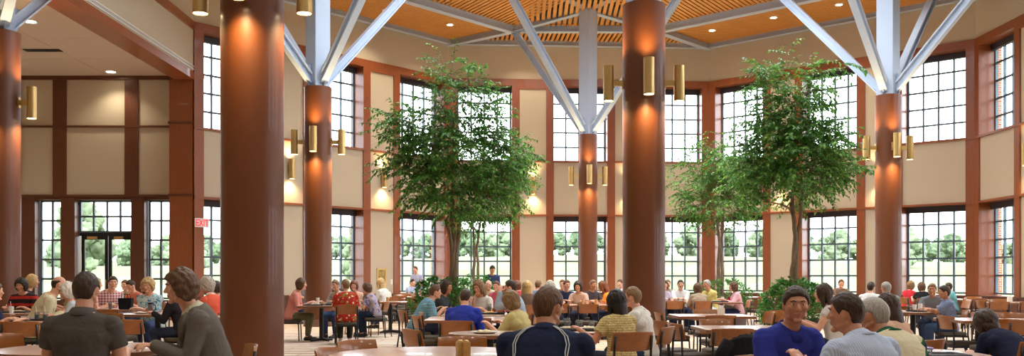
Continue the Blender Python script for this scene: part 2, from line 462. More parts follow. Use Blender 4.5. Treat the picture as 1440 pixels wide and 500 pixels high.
# atrium ceiling: dark back sheet, wooden slats, steel beams
SKX0, SKX1, SKY0, SKY1 = -3.2, 8.4, 16.2, 27.6     # roof lantern over the middle of the atrium
ce = MB()
def cbox(poly): ce.loft([[Vector((a, b, z)) for a, b in poly] for z in (CEIL + 1.15, CEIL + 1.3)])
cbox([(XL - .2, FLOOR_MIN_Y - .3), (15.5, FLOOR_MIN_Y - .3), (15.5, SKY0), (XL - .2, SKY0)])
cbox([(XL - .2, SKY0), (SKX0, SKY0), (SKX0, SKY1), (XL - .2, SKY1)])
cbox([(SKX1, SKY0), (15.5, SKY0), (15.5, SKY1), (SKX1, SKY1)])
cbox([(XL - .2, SKY1), (15.5, SKY1), (15.5, 31.2), (8.0, 38.0), (-2.6, 37.4), (XL - .2, 29.1)])
struct('ceiling', ce, M_slatback)
sk = MB()
for x0, x1, y0, y1 in ((SKX0 - .2, SKX0, SKY0 - .2, SKY1 + .2), (SKX1, SKX1 + .2, SKY0 - .2, SKY1 + .2), (SKX0, SKX1, SKY0 - .2, SKY0), (SKX0, SKX1, SKY1, SKY1 + .2)): sk.box2((x0, y0, CEIL + .75), (x1, y1, CEIL + 2.0))
for i in range(1, 4): sk.box2((lerp(SKX0, SKX1, i / 4) - .05, SKY0, CEIL + 1.8), (lerp(SKX0, SKX1, i / 4) + .05, SKY1, CEIL + 1.95)); sk.box2((SKX0, lerp(SKY0, SKY1, i / 4) - .05, CEIL + 1.8), (SKX1, lerp(SKY0, SKY1, i / 4) + .05, CEIL + 1.95))
o = struct('window_100', sk, M_white)
g = MB(); g.box2((SKX0, SKY0, CEIL + 1.95), (SKX1, SKY1, CEIL + 1.96)); obj('window_pane', g, M_pane, o)
N1, N2 = Vector((.05, 34.95, 0)), Vector((5.37, 34.95, 0))
N0 = N1 + (P[0] - P[1]) * .98; N3 = N2 + (P[3] - P[2]) * 1.0
sl = MB(); zs = CEIL + .02
def slat(a, b, wd=.1, rise=0):
    a, b = Vector(a), Vector(b); d = (b - a)
    if d.length < .05: return
    d.normalize(); n = Vector((-d.y, d.x, 0)) * wd / 2
    V = []; za, zb = Vector((0, 0, zs)), Vector((0, 0, zs + rise))
    for t in (0, .06):
        q = Vector((0, 0, t)); V += [(a - n) + za + q, (b - n) + zb + q, (b + n) + zb + q, (a + n) + za + q]
    sl.add(V, [(3, 2, 1, 0), (4, 5, 6, 7), (0, 1, 5, 4), (1, 2, 6, 5), (2, 3, 7, 6), (3, 0, 4, 7)])
def band_parallel(a0, a1, b0, b1, pitch):
    n = int(((b0 + b1) / 2 - (a0 + a1) / 2).length / pitch)
    for i in range(n + 1): slat(a0.lerp(b0, (i + .5) / (n + 1)), a1.lerp(b1, (i + .5) / (n + 1)))
def band_perp(a0, a1, b0, b1, pitch):
    n = int((a1 - a0).length / pitch)
    for i in range(n + 1): slat(a0.lerp(a1, (i + .5) / (n + 1)), b0.lerp(b1, (i + .5) / (n + 1)))
band_parallel(P[0], P[1], N0, N1, .155)
band_parallel(P[2], P[3], N2, N3, .155)
d2 = (P[2] - P[1]).normalized()
nperp = int((P[2] - P[1]).length / .18)
for i in range(nperp + 1):          # straight slats off the back wall, cut by the hip beams
    t = (i + .5) / (nperp + 1); a = P[1].lerp(P[2], t); nrm = Vector((d2.y, -d2.x, 0))
    dist = min(2.6, t * 10.3 * .95 + .02, (1 - t) * 10.3 * .95 + .02)
    slat(a, a + nrm * dist)
inn1 = Vector((1, -1, 0)).normalized(); inn3 = Vector((-1, -1, 0)).normalized()
for i in range(56):
    a = N1.lerp(N0, (i + .5) / 56); slat(a, a + inn1 * 5.0, .12, .75)
    a = N2.lerp(N3, (i + .5) / 56); slat(a, a + inn3 * 5.0, .12, .75)
for i in range(27):
    a = N1.lerp(N2, (i + .5) / 27); slat(a, a + Vector((0, -1, 0)) * 5.0, .12, .75)
mid = MB()
struct('ceiling_slats', sl, M_slat)
beam_no = [10]
def beam(a, b, depth=.3, wd=.26, za=0, zb=0, db=None):
    a, b = Vector(a), Vector(b); db = depth if db is None else db
    d = (b - a); d.z = 0; d.normalize(); n = Vector((-d.y, d.x, 0)); m = MB()
    ta, tb = CEIL + .06 + za, CEIL + .06 + zb
    def bx(w, la, ha, lb, hb):
        V = []
        for qa, qb in ((la, lb), (ha, hb)):
            for s_, p, q in ((-1, a, qa), (-1, b, qb), (1, b, qb), (1, a, qa)): V.append(p + n * s_ * w / 2 + Vector((0, 0, q)))
        m.add(V, [(3, 2, 1, 0), (4, 5, 6, 7), (0, 1, 5, 4), (1, 2, 6, 5), (2, 3, 7, 6), (3, 0, 4, 7)])
    bx(wd * .45, ta - depth + .03, ta, tb - db + .03, tb); bx(wd, ta - depth, ta - depth + .035, tb - db, tb - db + .035)
    beam_no[0] += 1
    return struct('trim_%d' % beam_no[0], m, M_steel)
for a, b in ((P[0], P[1]), (P[1], P[2]), (P[2], P[3]), (P[3], P[4])):
    d = (b - a).normalized(); n = Vector((d.y, -d.x, 0)) * .12
    beam(a + n, b + n, .22, .2)
beam(N0, N1, .3); beam(N1, N2, .26); beam(N2, N3, .3)
beam(P[1], N1, .26); beam(P[2], N2, .26); beam(P[0], N0, .26); beam(P[3], N3, .26)

# ------------------------------------------------------------------ columns with branching steel
COLS = [  # name key, x, y, radius, label
    (-3.24, 11.8, .385, 'nearest copper-brown round column in the left foreground, widest in view'),
    (-5.19, 25.3, .365, 'copper-brown column behind the nearest one, grey branching struts above it'),
    (2.71, 33.7, .335, 'slim copper-brown column at the back, in front of the back windows'),
    (2.46, 17.65, .395, 'tall copper-brown column in the middle foreground beside the couple'),
    (10.5, 26.4, .345, 'copper-brown column on the right with four grey struts spreading above'),
    (-10.62, 19.6, .40, 'copper-brown column cut off by the left edge of the photo'),
]
COLTOP = 6.37
M_bulb = M_glow
def spot(name, loc, direction, energy, size=R(75), blend=.6, rad=.05, col=(1, .72, .36), parent=None):
    d = bpy.data.lights.new(name, 'SPOT'); d.energy = energy; d.spot_size = size; d.spot_blend = blend; d.shadow_soft_size = rad; d.color = col
    o = bpy.data.objects.new(name, d); COL.objects.link(o); o.location = loc
    o.rotation_euler = Vector(direction).to_track_quat('-Z', 'Y').to_euler()
    if parent is not None: o.parent = parent
    return o
def sconce(loc, ang, label, gap=.16, energy=22, group=None, back=.2):
    """brass up-and-down cylinder; loc is the wall point, ang the outward direction (deg, 0 = +x)"""
    s = empty('wall_sconce', loc, ang, label, 'wall lamp', group)
    r = .098; cx = gap + r
    m = MB(); m.lathe([(r, -.325), (r, .325), (r - .012, .325), (r - .012, .30)], 24, (cx, 0, 0))
    m2 = MB()
    # open tube: outer and inner wall
    n = 28
    rings = []
    for rr, z in ((r, -.33), (r, .33), (r - .01, .33), (r - .01, .27), (.001, .27)):
        rings.append([Vector((cx + rr * math.cos(2 * PI * j / n), rr * math.sin(2 * PI * j / n), z)) for j in range(n)])
    m2.loft(rings, caps=False)
    rings = []
    for rr, z in ((r, -.33), (r - .01, -.33), (r - .01, -.29)):
        rings.append([Vector((cx + rr * math.cos(2 * PI * j / n), rr * math.sin(2 * PI * j / n), z)) for j in range(n)])
    m2.loft(rings, caps=False)
    cyl = obj('lamp_cylinder', m2, M_brass, s, sm=35)
    b = MB(); b.box2((.02, -.03, -.05), (gap + .02, .03, .05)); obj('bracket', b, M_brass, s)
    b = MB(); b.box2((-.03, -.05, -.11), (.025, .05, .11)); obj('back_plate', b, M_brass, s, bevel=.006)
    l = MB(); l.lathe([(.001, -.318), (r - .011, -.318), (r - .011, -.3), (.001, -.3)], 24, (cx, 0, 0)); obj('lamp_lens', l, M_glow, cyl)
    l = MB(); l.lathe([(.001, .28), (r - .011, .28), (r - .011, .29), (.001, .29)], 24, (cx, 0, 0)); obj('lamp_lens', l, M_glow, cyl)
    spot('down_light', (cx, 0, -.345), (-.16, 0, -1), energy, R(125), 1.0, .08, parent=s)
    spot('up_light', (cx, 0, .345), (-.16, 0, 1), energy * .6, R(125), 1.0, .08, parent=s)
    return s
colnames = ['nearest left column', 'column behind the nearest left one', 'slim column at the back', 'middle foreground column', 'right-hand strutted column', 'column at the left edge']
sides = {0: 'right side', -90: 'camera-facing side', 180: 'left side', 90: 'far side'}
for ci, (cx, cy, r, lab) in enumerate(COLS):
    c = empty('column', (cx, cy, 0), 0, lab, 'column')
    m = MB(); m.lathe([(r, .0), (r, COLTOP), (r - .03, COLTOP + .01), (.001, COLTOP + .01)], 56); obj('shaft', m, M_column, c, sm=40)
    m = MB(); m.lathe([(r + .012, .0), (r + .02, .01), (r + .02, .17), (r + .004, .19), (r - .01, .19)], 56); obj('column_base', m, M_colbase, c, sm=40)
    hw = .235
    m = MB(); m.loft([[Vector((hw * math.sqrt(2) * math.cos(R(90 * j)), hw * math.sqrt(2) * math.sin(R(90 * j)), z)) for j in range(4)] for z in (COLTOP - .02, CEIL + 1.1)])
    obj('post', m, M_steel, c, bevel=.012)
    ends = [(2.7, 2.7), (2.7, -2.7), (-2.7, 2.7), (-2.7, -2.7)]
    if ci == 2: ends = [(2.66, 1.25), (-2.66, 1.25), (2.7, -2.8), (-2.7, -2.8)]
    for ex, ey in ends:
        d = Vector((ex, ey, 0)).normalized()
        a = d * .2 + Vector((0, 0, COLTOP + .16)); b = Vector((ex, ey, CEIL - .12)); ax = (b - a).normalized()
        sd = ax.cross(Vector((0, 0, 1))).normalized(); up = sd.cross(ax)
        m = MB()
        for wq, hq, off in ((.2, .035, .095), (.2, .035, -.095), (.035, .16, 0)):   # I-section
            V = []
            for p in (a, b):
                for q, e in ((-1, -1), (1, -1), (1, 1), (-1, 1)): V.append(p + sd * q * wq / 2 + up * (off + e * hq / 2))
            m.add(V, [(0, 1, 2, 3), (7, 6, 5, 4), (0, 4, 5, 1), (1, 5, 6, 2), (2, 6, 7, 3), (3, 7, 4, 0)])
        st_ = obj('strut', m, M_steel, c)
        g = MB(); V = []   # gusset plate at the foot
        for q in (-.012, .012):
            for p in (d * .15 + Vector((0, 0, COLTOP)), d * .3 + Vector((0, 0, COLTOP + .02)), d * .52 + Vector((0, 0, COLTOP + .5)), d * .15 + Vector((0, 0, COLTOP + .62))):
                V.append(p + sd * q)
        g.add(V, [(0, 1, 2, 3), (7, 6, 5, 4), (0, 4, 5, 1), (1, 5, 6, 2), (2, 6, 7, 3), (3, 7, 4, 0)]); obj('gusset', g, M_steel, st_)
    # haunched beams from the post towards the ring
    for ang in (0, 90, 180, -90):
        if ci == 0 and False: continue
        nx, ny = math.cos(R(ang)), math.sin(R(ang))
        bx_, by_ = cx + nx * (r - .005), cy + ny * (r - .005)
        if ang == 90 and ci in (0, 5): continue
        sconce((bx_, by_, 4.92), ang, 'brass cylinder lamp on the %s of the %s' % (sides[ang], colnames[ci]), gap=.17 if True else .1, energy=150)
C2 = Vector((2.71, 33.7, 0))
for sx_, nd in ((-1, N1), (1, N2)):
    beam(nd, C2 + Vector((sx_ * .2, .12, 0)), .26, .24, 0, .62, .5)
    beam(C2 + Vector((sx_ * .2, -.2, 0)), C2 + Vector((sx_ * 3.4, -3.6, 0)), .42, .3, .66, 1.1, .4)
B1 = Vector((-5.19, 25.3, 0)); E1 = Vector((10.5, 26.4, 0))
beam(B1, B1 + Vector((2.75, 2.75, 0)), .4); beam(E1, E1 + Vector((-2.75, 2.75, 0)), .4)

def on_wall(T, L, f, w=0, z=0): return T(f * L, w, z)
for T, L, a, b, nm, skip in ((T1, L1, P[0], P[1], 'left wall', ()), (T2, L2, P[1], P[2], 'back wall', ()), (T3, L3, P[2], P[3], 'right wall', ())):
    d = (b - a).normalized(); ang = math.degrees(math.atan2(-d.x, d.y))   # towards the room
    ang = math.degrees(math.atan2(-d.x * 1.0, d.y * 1.0))
    nin = Vector((d.y, -d.x, 0)); ang = math.degrees(math.atan2(nin.y, nin.x))
    for k, (o0, o1) in enumerate(BAYS):
        q = T((o0 + o1) / 2 * L, 0, 4.9)
        sconce(q, ang, 'brass cylinder lamp on the %s, %s fabric panel from the left' % (nm, ('first', 'second')[k]), gap=.06, energy=85)
d = (P[4] - P[3]).normalized(); nin = Vector((d.y, -d.x, 0))
sconce(T4(.318 * L4, 0, 4.9), math.degrees(math.atan2(nin.y, nin.x)), 'brass cylinder lamp on the far right wall at the right edge', gap=.06, energy=85)

# downlights
DL = [(-4.36, 32.8, 'above the left wall, near the struts'), (-2.27, 34.65, 'above the left wall, near its corner with the back wall'), (.59, 35.66, 'above the back wall beside a strut'), (7.5, 35.45, 'above the right wall, closest to the back corner'), (9.32, 33.7, 'above the right wall, second from the corner'), (11.1, 32.1, 'above the right wall, third from the corner')]
def downlight(x, y, z, label, group, energy, big=1.0, col=(1, .87, .66)):
    c = empty('ceiling_light', (x, y, z), 0, label, 'ceiling light', group)
    m = MB(); m.lathe([(.10 * big, .0), (.14 * big, -.012), (.15 * big, .0), (.15 * big, .03), (.1 * big, .03)], 28); obj('trim_ring', m, M_white, c, sm=50)
    m = MB(); m.lathe([(.001, -.004), (.10 * big, -.004), (.10 * big, .02), (.001, .02)], 28); obj('lamp_lens', m, M_down, c)
    spot('down_light', (0, 0, -.05), (0, 0, -1), energy, R(120), .7, .1, col, c)
for x, y, t in DL: downlight(x, y, CEIL, 'round recessed ceiling light ' + t, 'atrium downlights', 260)
for x, y, t in ((-11.87, 23.3, 'nearest'), (-12.3, 29.0, 'closest to the far wall'), (-13.4, 25.2, 'half hidden by the left column')):
    downlight(x, y, 7.6, 'recessed light in the low pale ceiling at left, ' + t, 'low ceiling downlights', 90, 1.3)
# unseen fill spots added to brighten the hall and side room, without fixtures
for x in (-6, -2, 2, 6, 10):
    for y in (1, 6, 11, 16, 21, 26):
        if abs(x - 2) + abs(y - 26) < 1: continue
        spot('down_light', (x + .7, y + .5, CEIL - .1), (0, 0, -1), 270 if y < 8 else (160 if y < 13 else (240 if x >= 6 and y > 14 else 40)), R(150), .8, .5, (1, .93, .84))
for x in (-12, -16):
    for y in (10, 15, 20): spot('down_light', (x, y, 7.5), (0, 0, -1), 110, R(140), .8, .3, (1, .88, .7))
# supply grille in the low ceiling
v = empty('air_vent', (-13.0, 26.2, 7.6), 0, 'small black ceiling vent beside the left-edge column', 'vent')
m = MB()
for k in range(3): m.box2((-.5, -.12 + k * .1, -.02), (.5, -.06 + k * .1, .01))
obj('vent_slat', m, M_black, v)

# exit sign on the corner pier of the left wall
sg = empty('exit_sign', (0, 0, 0), 0, 'red lettered EXIT sign on the corner pier at left', 'sign')
dw = (P[1] - P[0]).normalized(); nin = Vector((dw.y, -dw.x, 0))
sg.location = T1(.24, -.05, 2.98); sg.rotation_euler = (0, 0, math.atan2(dw.y, dw.x))
m = MB(); m.box2((-.24, -.05, -.14), (.24, 0, .14)); obj('sign_box', m, mat('sign_white', 'e9e2e2', .4), sg, bevel=.01)
m = MB()
def stroke(a, b, w=.026):
    a, b = Vector((a[0], -.055, a[1])), Vector((b[0], -.055, b[1])); d = (b - a).normalized(); n = Vector((d.z, 0, -d.x)) * w / 2; e = d * w / 2
    V = [a - n - e, b - n + e, b + n + e, a + n - e]; V += [p + Vector((0, .012, 0)) for p in V]
    m.add(V, [(0, 1, 2, 3), (7, 6, 5, 4), (0, 4, 5, 1), (1, 5, 6, 2), (2, 6, 7, 3), (3, 7, 4, 0)])
h = .085
for s_ in (((-.20, -h), (-.20, h)), ((-.20, h), (-.115, h)), ((-.20, 0), (-.125, 0)), ((-.20, -h), (-.115, -h)), ((-.085, -h), (.015, h)), ((-.085, h), (.015, -h)), ((.06, -h), (.06, h)), ((.155, -h), (.155, h)), ((.10, h), (.21, h))): stroke(*s_)
obj('lettering', m, mat('sign_red', 'e0243a', .4, emit='ff2036', estr=.45), sg)

# brass frame and switch plate on the left wall panel
pf = empty('framed_plaque', T1(.682 * L1, 0, 1.28), math.degrees(math.atan2(dw.y, dw.x)), 'upright brass-framed plaque on the left wall panel beside a window', 'plaque')
m = MB()
for a, b in (((-.22, -.03, -.36), (-.16, 0, .36)), ((.16, -.03, -.36), (.22, 0, .36)), ((-.16, -.03, .30), (.16, 0, .36)), ((-.16, -.03, -.36), (.16, 0, -.30))): m.box2(a, b)
obj('frame', m, M_brass, pf)
m = MB(); m.box2((-.16, -.012, -.30), (.16, -.002, .30)); obj('panel', m, mat('aged_gold', 'a98e55', .35, metal=.7, noise_amt=.5, nscale=5), pf)
sp = obj('switch_plate', MB().box2((-.05, -.015, -.09), (.05, .0, .09)), M_white, None, bevel=.004)
sp.location = T1(.727 * L1, 0, 1.15); sp.rotation_euler = (0, 0, math.atan2(dw.y, dw.x)); tag(sp, 'small white switch plate right of the brass-framed plaque', 'switch')

# ------------------------------------------------------------------ outdoors
gm = MB(); V = []; Fs = []
xs_ = [-170 + 10 * i for i in range(38)]; ys_ = [28, 40, 55, 70, 90, 110, 130, 150, 175, 200, 230]
def hill(x, y):
    t = smooth01((y - 45) / 110)
    return -.25 + t * (4.2 + .9 * math.sin(x * .035 + 1.0)) + smooth01((y - 150) / 80) * 2
for y in ys_:
    for x in xs_: V.append((x, y, hill(x, y)))
nx = len(xs_)
for j in range(len(ys_) - 1):
    for i in range(nx - 1): Fs.append((j * nx + i, j * nx + i + 1, (j + 1) * nx + i + 1, (j + 1) * nx + i))
gm.add(V, Fs)
gm.add([(-170, -120, -.26), (-19.2, -120, -.26), (-19.2, 28, -.26), (-170, 28, -.26)], [(0, 1, 2, 3)])
gm.add([(15.2, -120, -.26), (200, -120, -.26), (200, 28, -.26), (15.2, 28, -.26)], [(0, 1, 2, 3)])
gm.add([(-19.2, -120, -.26), (15.2, -120, -.26), (15.2, -7.2, -.26), (-19.2, -7.2, -.26)], [(0, 1, 2, 3)])
gm.add([(-19.2, -7.2, -.26), (-9.8, -7.2, -.26), (-9.8, 5.9, -.26), (-19.2, 5.9, -.26)], [(0, 1, 2, 3)])
struct('ground', gm, M_grass, sm=179)
rnd = random.Random(5)
def far_tree_mesh(seed, m):
    rr = random.Random(seed); mb = MB()
    for k in range(22):
        a = rr.uniform(0, 2 * PI); h = rr.uniform(.16, .86); rad = rr.uniform(.09, .19)
        cr = .33 * math.sin(PI * min(1, h + .1))
        bm = bmesh.new(); bmesh.ops.create_icosphere(bm, subdivisions=3, radius=1)
        base = len(mb.v)
        vs = []
        for q in bm.verts:
            p = q.co.copy(); n_ = noise.noise(p * 2.6 + Vector((seed * 3.1, k, 0))) * .5 + noise.noise(p * 7 + Vector((k, seed, 0))) * .4
            p *= rad * (1 + n_); vs.append((p.x + cr * math.cos(a), p.y + cr * math.sin(a), p.z * .9 + h))
        mb.add(vs, [tuple(v.index for v in f.verts) for f in bm.faces]); bm.free()
    me = mb.mesh('distant_tree', m); recalc(me); smooth(me); return me
fm = [far_tree_mesh(i, (M_far, M_far2)[i % 2]) for i in range(4)]
for i in range(96):
    r_, c_ = i % 3, i // 3
    x = -84 + c_ * 5.9 + r_ * 2.0 + rnd.uniform(-.3, .3); y = 150 + r_ * 9.5 + rnd.uniform(-.5, .5)
    o = link('distant_tree', fm[rnd.randrange(4)]); s = rnd.uniform(4.3, 5.5)
    o.location = (x, y, hill(x, y) - .5); o.scale = (s * rnd.uniform(1.0, 1.12), s * .95, s); o.rotation_euler = (0, 0, rnd.uniform(0, 6))
    tag(o, 'leafy green tree in the tree line beyond the meadow', 'tree', 'distant trees beyond the meadow')
TW = [(-21.9, 48, 3.9, 1.7, 'pale leafy tree outside, seen through the transom over the glass doors'), (-29.0, 85, 4.4, .2, 'round tree in the meadow seen low through the glass doors'), (-9.2, 60, 4.6, .4, 'leafy tree just outside the left wall windows'), (1.9, 80, 4.0, 0, 'round leafy tree in the meadow behind the slim back column'), (43, 105, 5.6, 0, 'broad tree standing in the meadow outside the right wall')]
for x, y, s, up, lab in TW:
    o = link('meadow_tree', fm[1]); o.location = (x, y, hill(x, y) - .2 + up); o.scale = (s * .9, s * .9, s); tag(o, lab, 'tree')
    tk = MB(); tk.tube([(0, 0, -.05 - up / s), (.01, 0, .45)], [.03, .02], 8); obj('trunk', tk, M_bark, o)
# railing outside the right wall
rl = empty('railing', (0, 0, 0), 0, 'pale outdoor railing seen through the lower right windows', 'railing')
a, b = T3(.02 * L3, 3.2, 0), T3(1.5 * L3, 3.2, 0)
m = MB()
for z in (.55, 1.0): m.tube([a + Vector((0, 0, z)), b + Vector((0, 0, z))], .022)
obj('rail', m, M_white, rl)
for i in range(9):
    p = a.lerp(b, i / 8); obj('post', MB().tube([p + Vector((0, 0, -.25)), p + Vector((0, 0, 1.02))], .03), M_white, rl)
# ================================================================== PLANTS
def leaf(mb, p, d, L, W, up, rr):
    """one folded, pointed leaf at p along d"""
    d = d.normalized(); s = d.cross(up)
    if s.length < 1e-3: s = d.orthogonal()
    s.normalize(); n = s.cross(d)
    m1 = p + d * L * .38 + n * L * .06; tip = p + d * L - n * L * .12
    b = len(mb.v)
    mb.v += [tuple(p), tuple(m1 + s * W * .5 + n * W * .12), tuple(m1 - n * W * .08), tuple(m1 - s * W * .5 + n * W * .12), tuple(tip)]
    mb.f += [(b, b + 2, b + 1), (b, b + 3, b + 2), (b + 1, b + 2, b + 4), (b + 2, b + 3, b + 4)]; mb.m += [0] * 4

def ficus(name_label, x, y, base_z, stems, fork, blobs, ntips, leaves_per, seed, group=None, L=.098):
    """stems: list of polylines (world offsets from x,y); blobs: (dx, z, dy, rx, rz) crown envelope"""
    rr = random.Random(seed)
    root = empty('ficus_tree', (x, y, base_z), 0, name_label, 'tree', group)
    tk = MB(); nodes = []
    for pts, r0, r1 in stems:
        # subdivide + wobble
        P_ = [Vector(p) for p in pts]; path = []
        for i in range(len(P_) - 1):
            for k in range(5):
                q = P_[i].lerp(P_[i + 1], k / 5); q += Vector((noise.noise(q * 3 + Vector((seed, 0, 0))), noise.noise(q * 3 + Vector((0, seed, 5))), 0)) * .03
                path.append(q)
        path.append(P_[-1])
        rad = [lerp(r0, r1, i / (len(path) - 1)) for i in range(len(path))]
        tk.tube(path, rad, 10)
        for i, q in enumerate(path):
            if q.z > fork: nodes.append([q, rad[i], None])
    # tips in the envelope
    tips = []
    wts = [b[3] * b[3] * b[4] for b in blobs]
    while len(tips) < ntips:
        b = rr.choices(blobs, wts)[0]
        while True:
            q = Vector((rr.uniform(-1, 1), rr.uniform(-1, 1), rr.uniform(-1, 1)))
            if .3 < q.length < 1: break
        q = q * (q.length ** -.35)
        if q.length > 1.02: continue
        tips.append(Vector((b[0] + q.x * b[3], b[2] + q.y * b[3] * .95, b[1] + q.z * b[4])))
    c0 = nodes[0][0].copy() if nodes else Vector((0, 0, fork))
    tips.sort(key=lambda t: (t - c0).length)
    br = MB()
    paths = []
    for t in tips:
        best, bd = None, 1e9
        for i, (q, r, _) in enumerate(nodes):
            d = (t - q).length
            dz = t.z - q.z
            pen = max(0, -dz) * 1.6 + max(0, d * .45 - dz) * .5
            if d + pen < bd and r > .004: bd = d + pen; best = i
        q, r, _ = nodes[best]
        rn = max(.0045, min(r * .62, .035)); d = (t - q)
        n = max(2, int(d.length / .14)); path = [q]
        for k in range(1, n + 1):
            f = k / n
            p = q.lerp(t, f) + Vector((0, 0, 1)) * math.sin(f * PI) * d.length * .09
            p += Vector((rr.uniform(-1, 1), rr.uniform(-1, 1), rr.uniform(-1, 1))) * .012
            path.append(p)
        rads = [max(.0028, lerp(rn, .003, k / n)) for k in range(n + 1)]
        br.tube(path, rads, 5)
        for k in range(1, n + 1): nodes.append([path[k], rads[k], None])
        paths.append(path)
    lf = MB()
    for path in paths:
        tip = path[-1]; dv = (path[-1] - path[-2]).normalized()
        out = Vector((tip.x, tip.y, 0)); out = out.normalized() if out.length > .1 else Vector((rr.uniform(-1, 1), rr.uniform(-1, 1), 0))
        for w in range(3):       # three drooping twigs per tip
            dr = (dv * .6 + out * .5 + Vector((rr.uniform(-1, 1), rr.uniform(-1, 1), rr.uniform(-.5, .55)))).normalized()
            p = tip.copy() if w else path[max(0, len(path) - 3)].copy(); tw = [p.copy()]
            nl = leaves_per // 3
            for k in range(nl):
                dr = (dr + Vector((0, 0, -.055)) + Vector((rr.uniform(-1, 1), rr.uniform(-1, 1), rr.uniform(-1, 1))) * .16).normalized()
                p = p + dr * .036; tw.append(p.copy())
                side = dr.cross(Vector((0, 0, 1))); side = side.normalized() if side.length > .01 else Vector((1, 0, 0))
                ld = (dr * .55 + side * (1 if k % 2 else -1) * rr.uniform(.5, 1.0) + Vector((0, 0, rr.uniform(-.75, .15)))).normalized()
                s_ = rr.uniform(.72, 1.15)
                leaf(lf, p, ld, L * s_, L * .52 * s_, Vector((rr.uniform(-.4, .4), rr.uniform(-.4, .4), 1)).normalized(), rr)
            br.tube([tw[0], tw[len(tw) // 2], tw[-1]], [.0035, .0028, .002], 4, caps=False)
    obj('trunk', tk, M_bark, root, sm=179)
    b_ = obj('branches', br, M_bark, root, sm=179)
    obj('foliage', lf, M_leaf, b_)
    return root

def hedge(label, x, y, rx, ry, z0, z1, n, seed, box_top=.62):
    rr = random.Random(seed)
    root = empty('planter', (x, y, 0), 0, label, 'planter')
    m = MB(); m.loft([[Vector((math.cos(2 * PI * j / 32) * r * rx / max(rx, ry), math.sin(2 * PI * j / 32) * r * ry / max(rx, ry), z)) for j in range(32)]
                      for r, z in ((max(rx, ry) * .74, 0), (max(rx, ry) * .8, .03), (max(rx, ry) * .82, box_top - .06), (max(rx, ry) * .87, box_top - .05), (max(rx, ry) * .87, box_top), (max(rx, ry) * .8, box_top), (max(rx, ry) * .8, box_top - .04))])
    obj('planter_box', m, M_planter, root, sm=40)
    s = MB(); s.lathe([(.001, box_top - .06), (min(rx, ry) * .78, box_top - .06), (min(rx, ry) * .78, box_top - .03), (.001, box_top - .02)], 24); obj('soil', s, M_soil, root)
    lf, st = MB(), MB()
    for i in range(n):
        a = rr.uniform(0, 2 * PI); q = math.sqrt(rr.uniform(0, 1)); zz = rr.uniform(0, 1)
        # dome shaped bush
        zc = z0 + (z1 - z0) * zz; k = math.sqrt(max(.05, 1 - max(0, (zz - .45) / .58) ** 2)) * (1 if zz > .12 else .9)
        q = .45 + .55 * q
        p = Vector((math.cos(a) * rx * q * k, math.sin(a) * ry * q * k, zc)) + Vector((noise.noise(Vector((a * 2, zz * 4, seed))), noise.noise(Vector((a * 2, zz * 4, seed + 9))), noise.noise(Vector((a * 3, zz * 3, seed + 4))))) * .12
        od = Vector((math.cos(a), math.sin(a), .25 + zz * .7)).normalized()
        for k2 in range(4):
            ld = (od + Vector((rr.uniform(-1, 1), rr.uniform(-1, 1), rr.uniform(-.9, .6))) * .9).normalized(); s_ = rr.uniform(.75, 1.2)
            leaf(lf, p + ld * .02, ld, .082 * s_, .042 * s_, (Vector((0, 0, 1)) + od * .6).normalized(), rr)
        if i % 7 == 0: st.tube([Vector((p.x * .3, p.y * .3, box_top - .05)), Vector((p.x * .75, p.y * .75, lerp(box_top, zc, .6))), p], [.006, .005, .003], 4)
    s_ = obj('stems', st, M_bark, root); obj('foliage', lf, M_leaf2, s_)
    return root

def crown(px0, y, rows, base_z, fac=1.0):
    """crown envelope from photo rows (px, row, half width px, half height px) for a tree at depth y"""
    x0 = X_at(px0, y); k = y / F
    return [((px - px0) * k, (HZ - row) * k + EYE - base_z, (0 if len(q) == 0 else q[0]), hw * k, hh * k) for px, row, hw, hh, *q in rows]

BZ = .56
y = 17.4
ficus('tall leafy indoor ficus with a wide crown, left of the middle column', X_at(638, y), y, BZ,
      [([(-.02, 0, 0), (-.05, .03, .6), (.0, 0, 1.3), (-.03, .05, 1.9)], .062, .04), ([(.04, .02, 0), (.02, -.03, .6), (.04, .05, 1.25), (.14, 0, 2.0)], .055, .035), ([(0, .05, 0), (.03, .06, .7), (-.03, -.02, 1.3), (-.14, -.05, 1.8)], .05, .03), ([(-.03, .05, 1.7), (-.02, .06, 2.6), (.0, .02, 3.6)], .04, .012)], 1.3,
      crown(638, y, [(640, 110, 36, 28), (622, 98, 26, 16), (655, 92, 14, 14), (690, 130, 24, 14), (648, 150, 40, 40), (600, 185, 48, 40), (568, 185, 34, 34), (675, 175, 44, 28), (640, 215, 60, 42), (700, 222, 40, 38), (585, 235, 44, 26), (625, 250, 60, 30), (705, 258, 38, 34), (660, 280, 55, 24, -.2), (610, 272, 36, 18)], BZ), 350, 39, 11)
y = 25.4
ficus('slender double-trunk ficus standing behind the tall wide one', X_at(669, y), y, BZ,
      [([(-.04, 0, 0), (-.06, .03, .8), (-.03, 0, 1.5), (-.1, .05, 2.4)], .05, .03), ([(.05, .02, 0), (.07, -.03, .8), (.02, .05, 1.5), (.18, 0, 2.5)], .048, .028)], 1.4,
      crown(669, y, [(675, 270, 45, 35), (705, 225, 40, 40), (650, 300, 28, 16), (715, 285, 22, 18), (690, 305, 25, 12)], BZ), 150, 39, 12)
y = 17.2
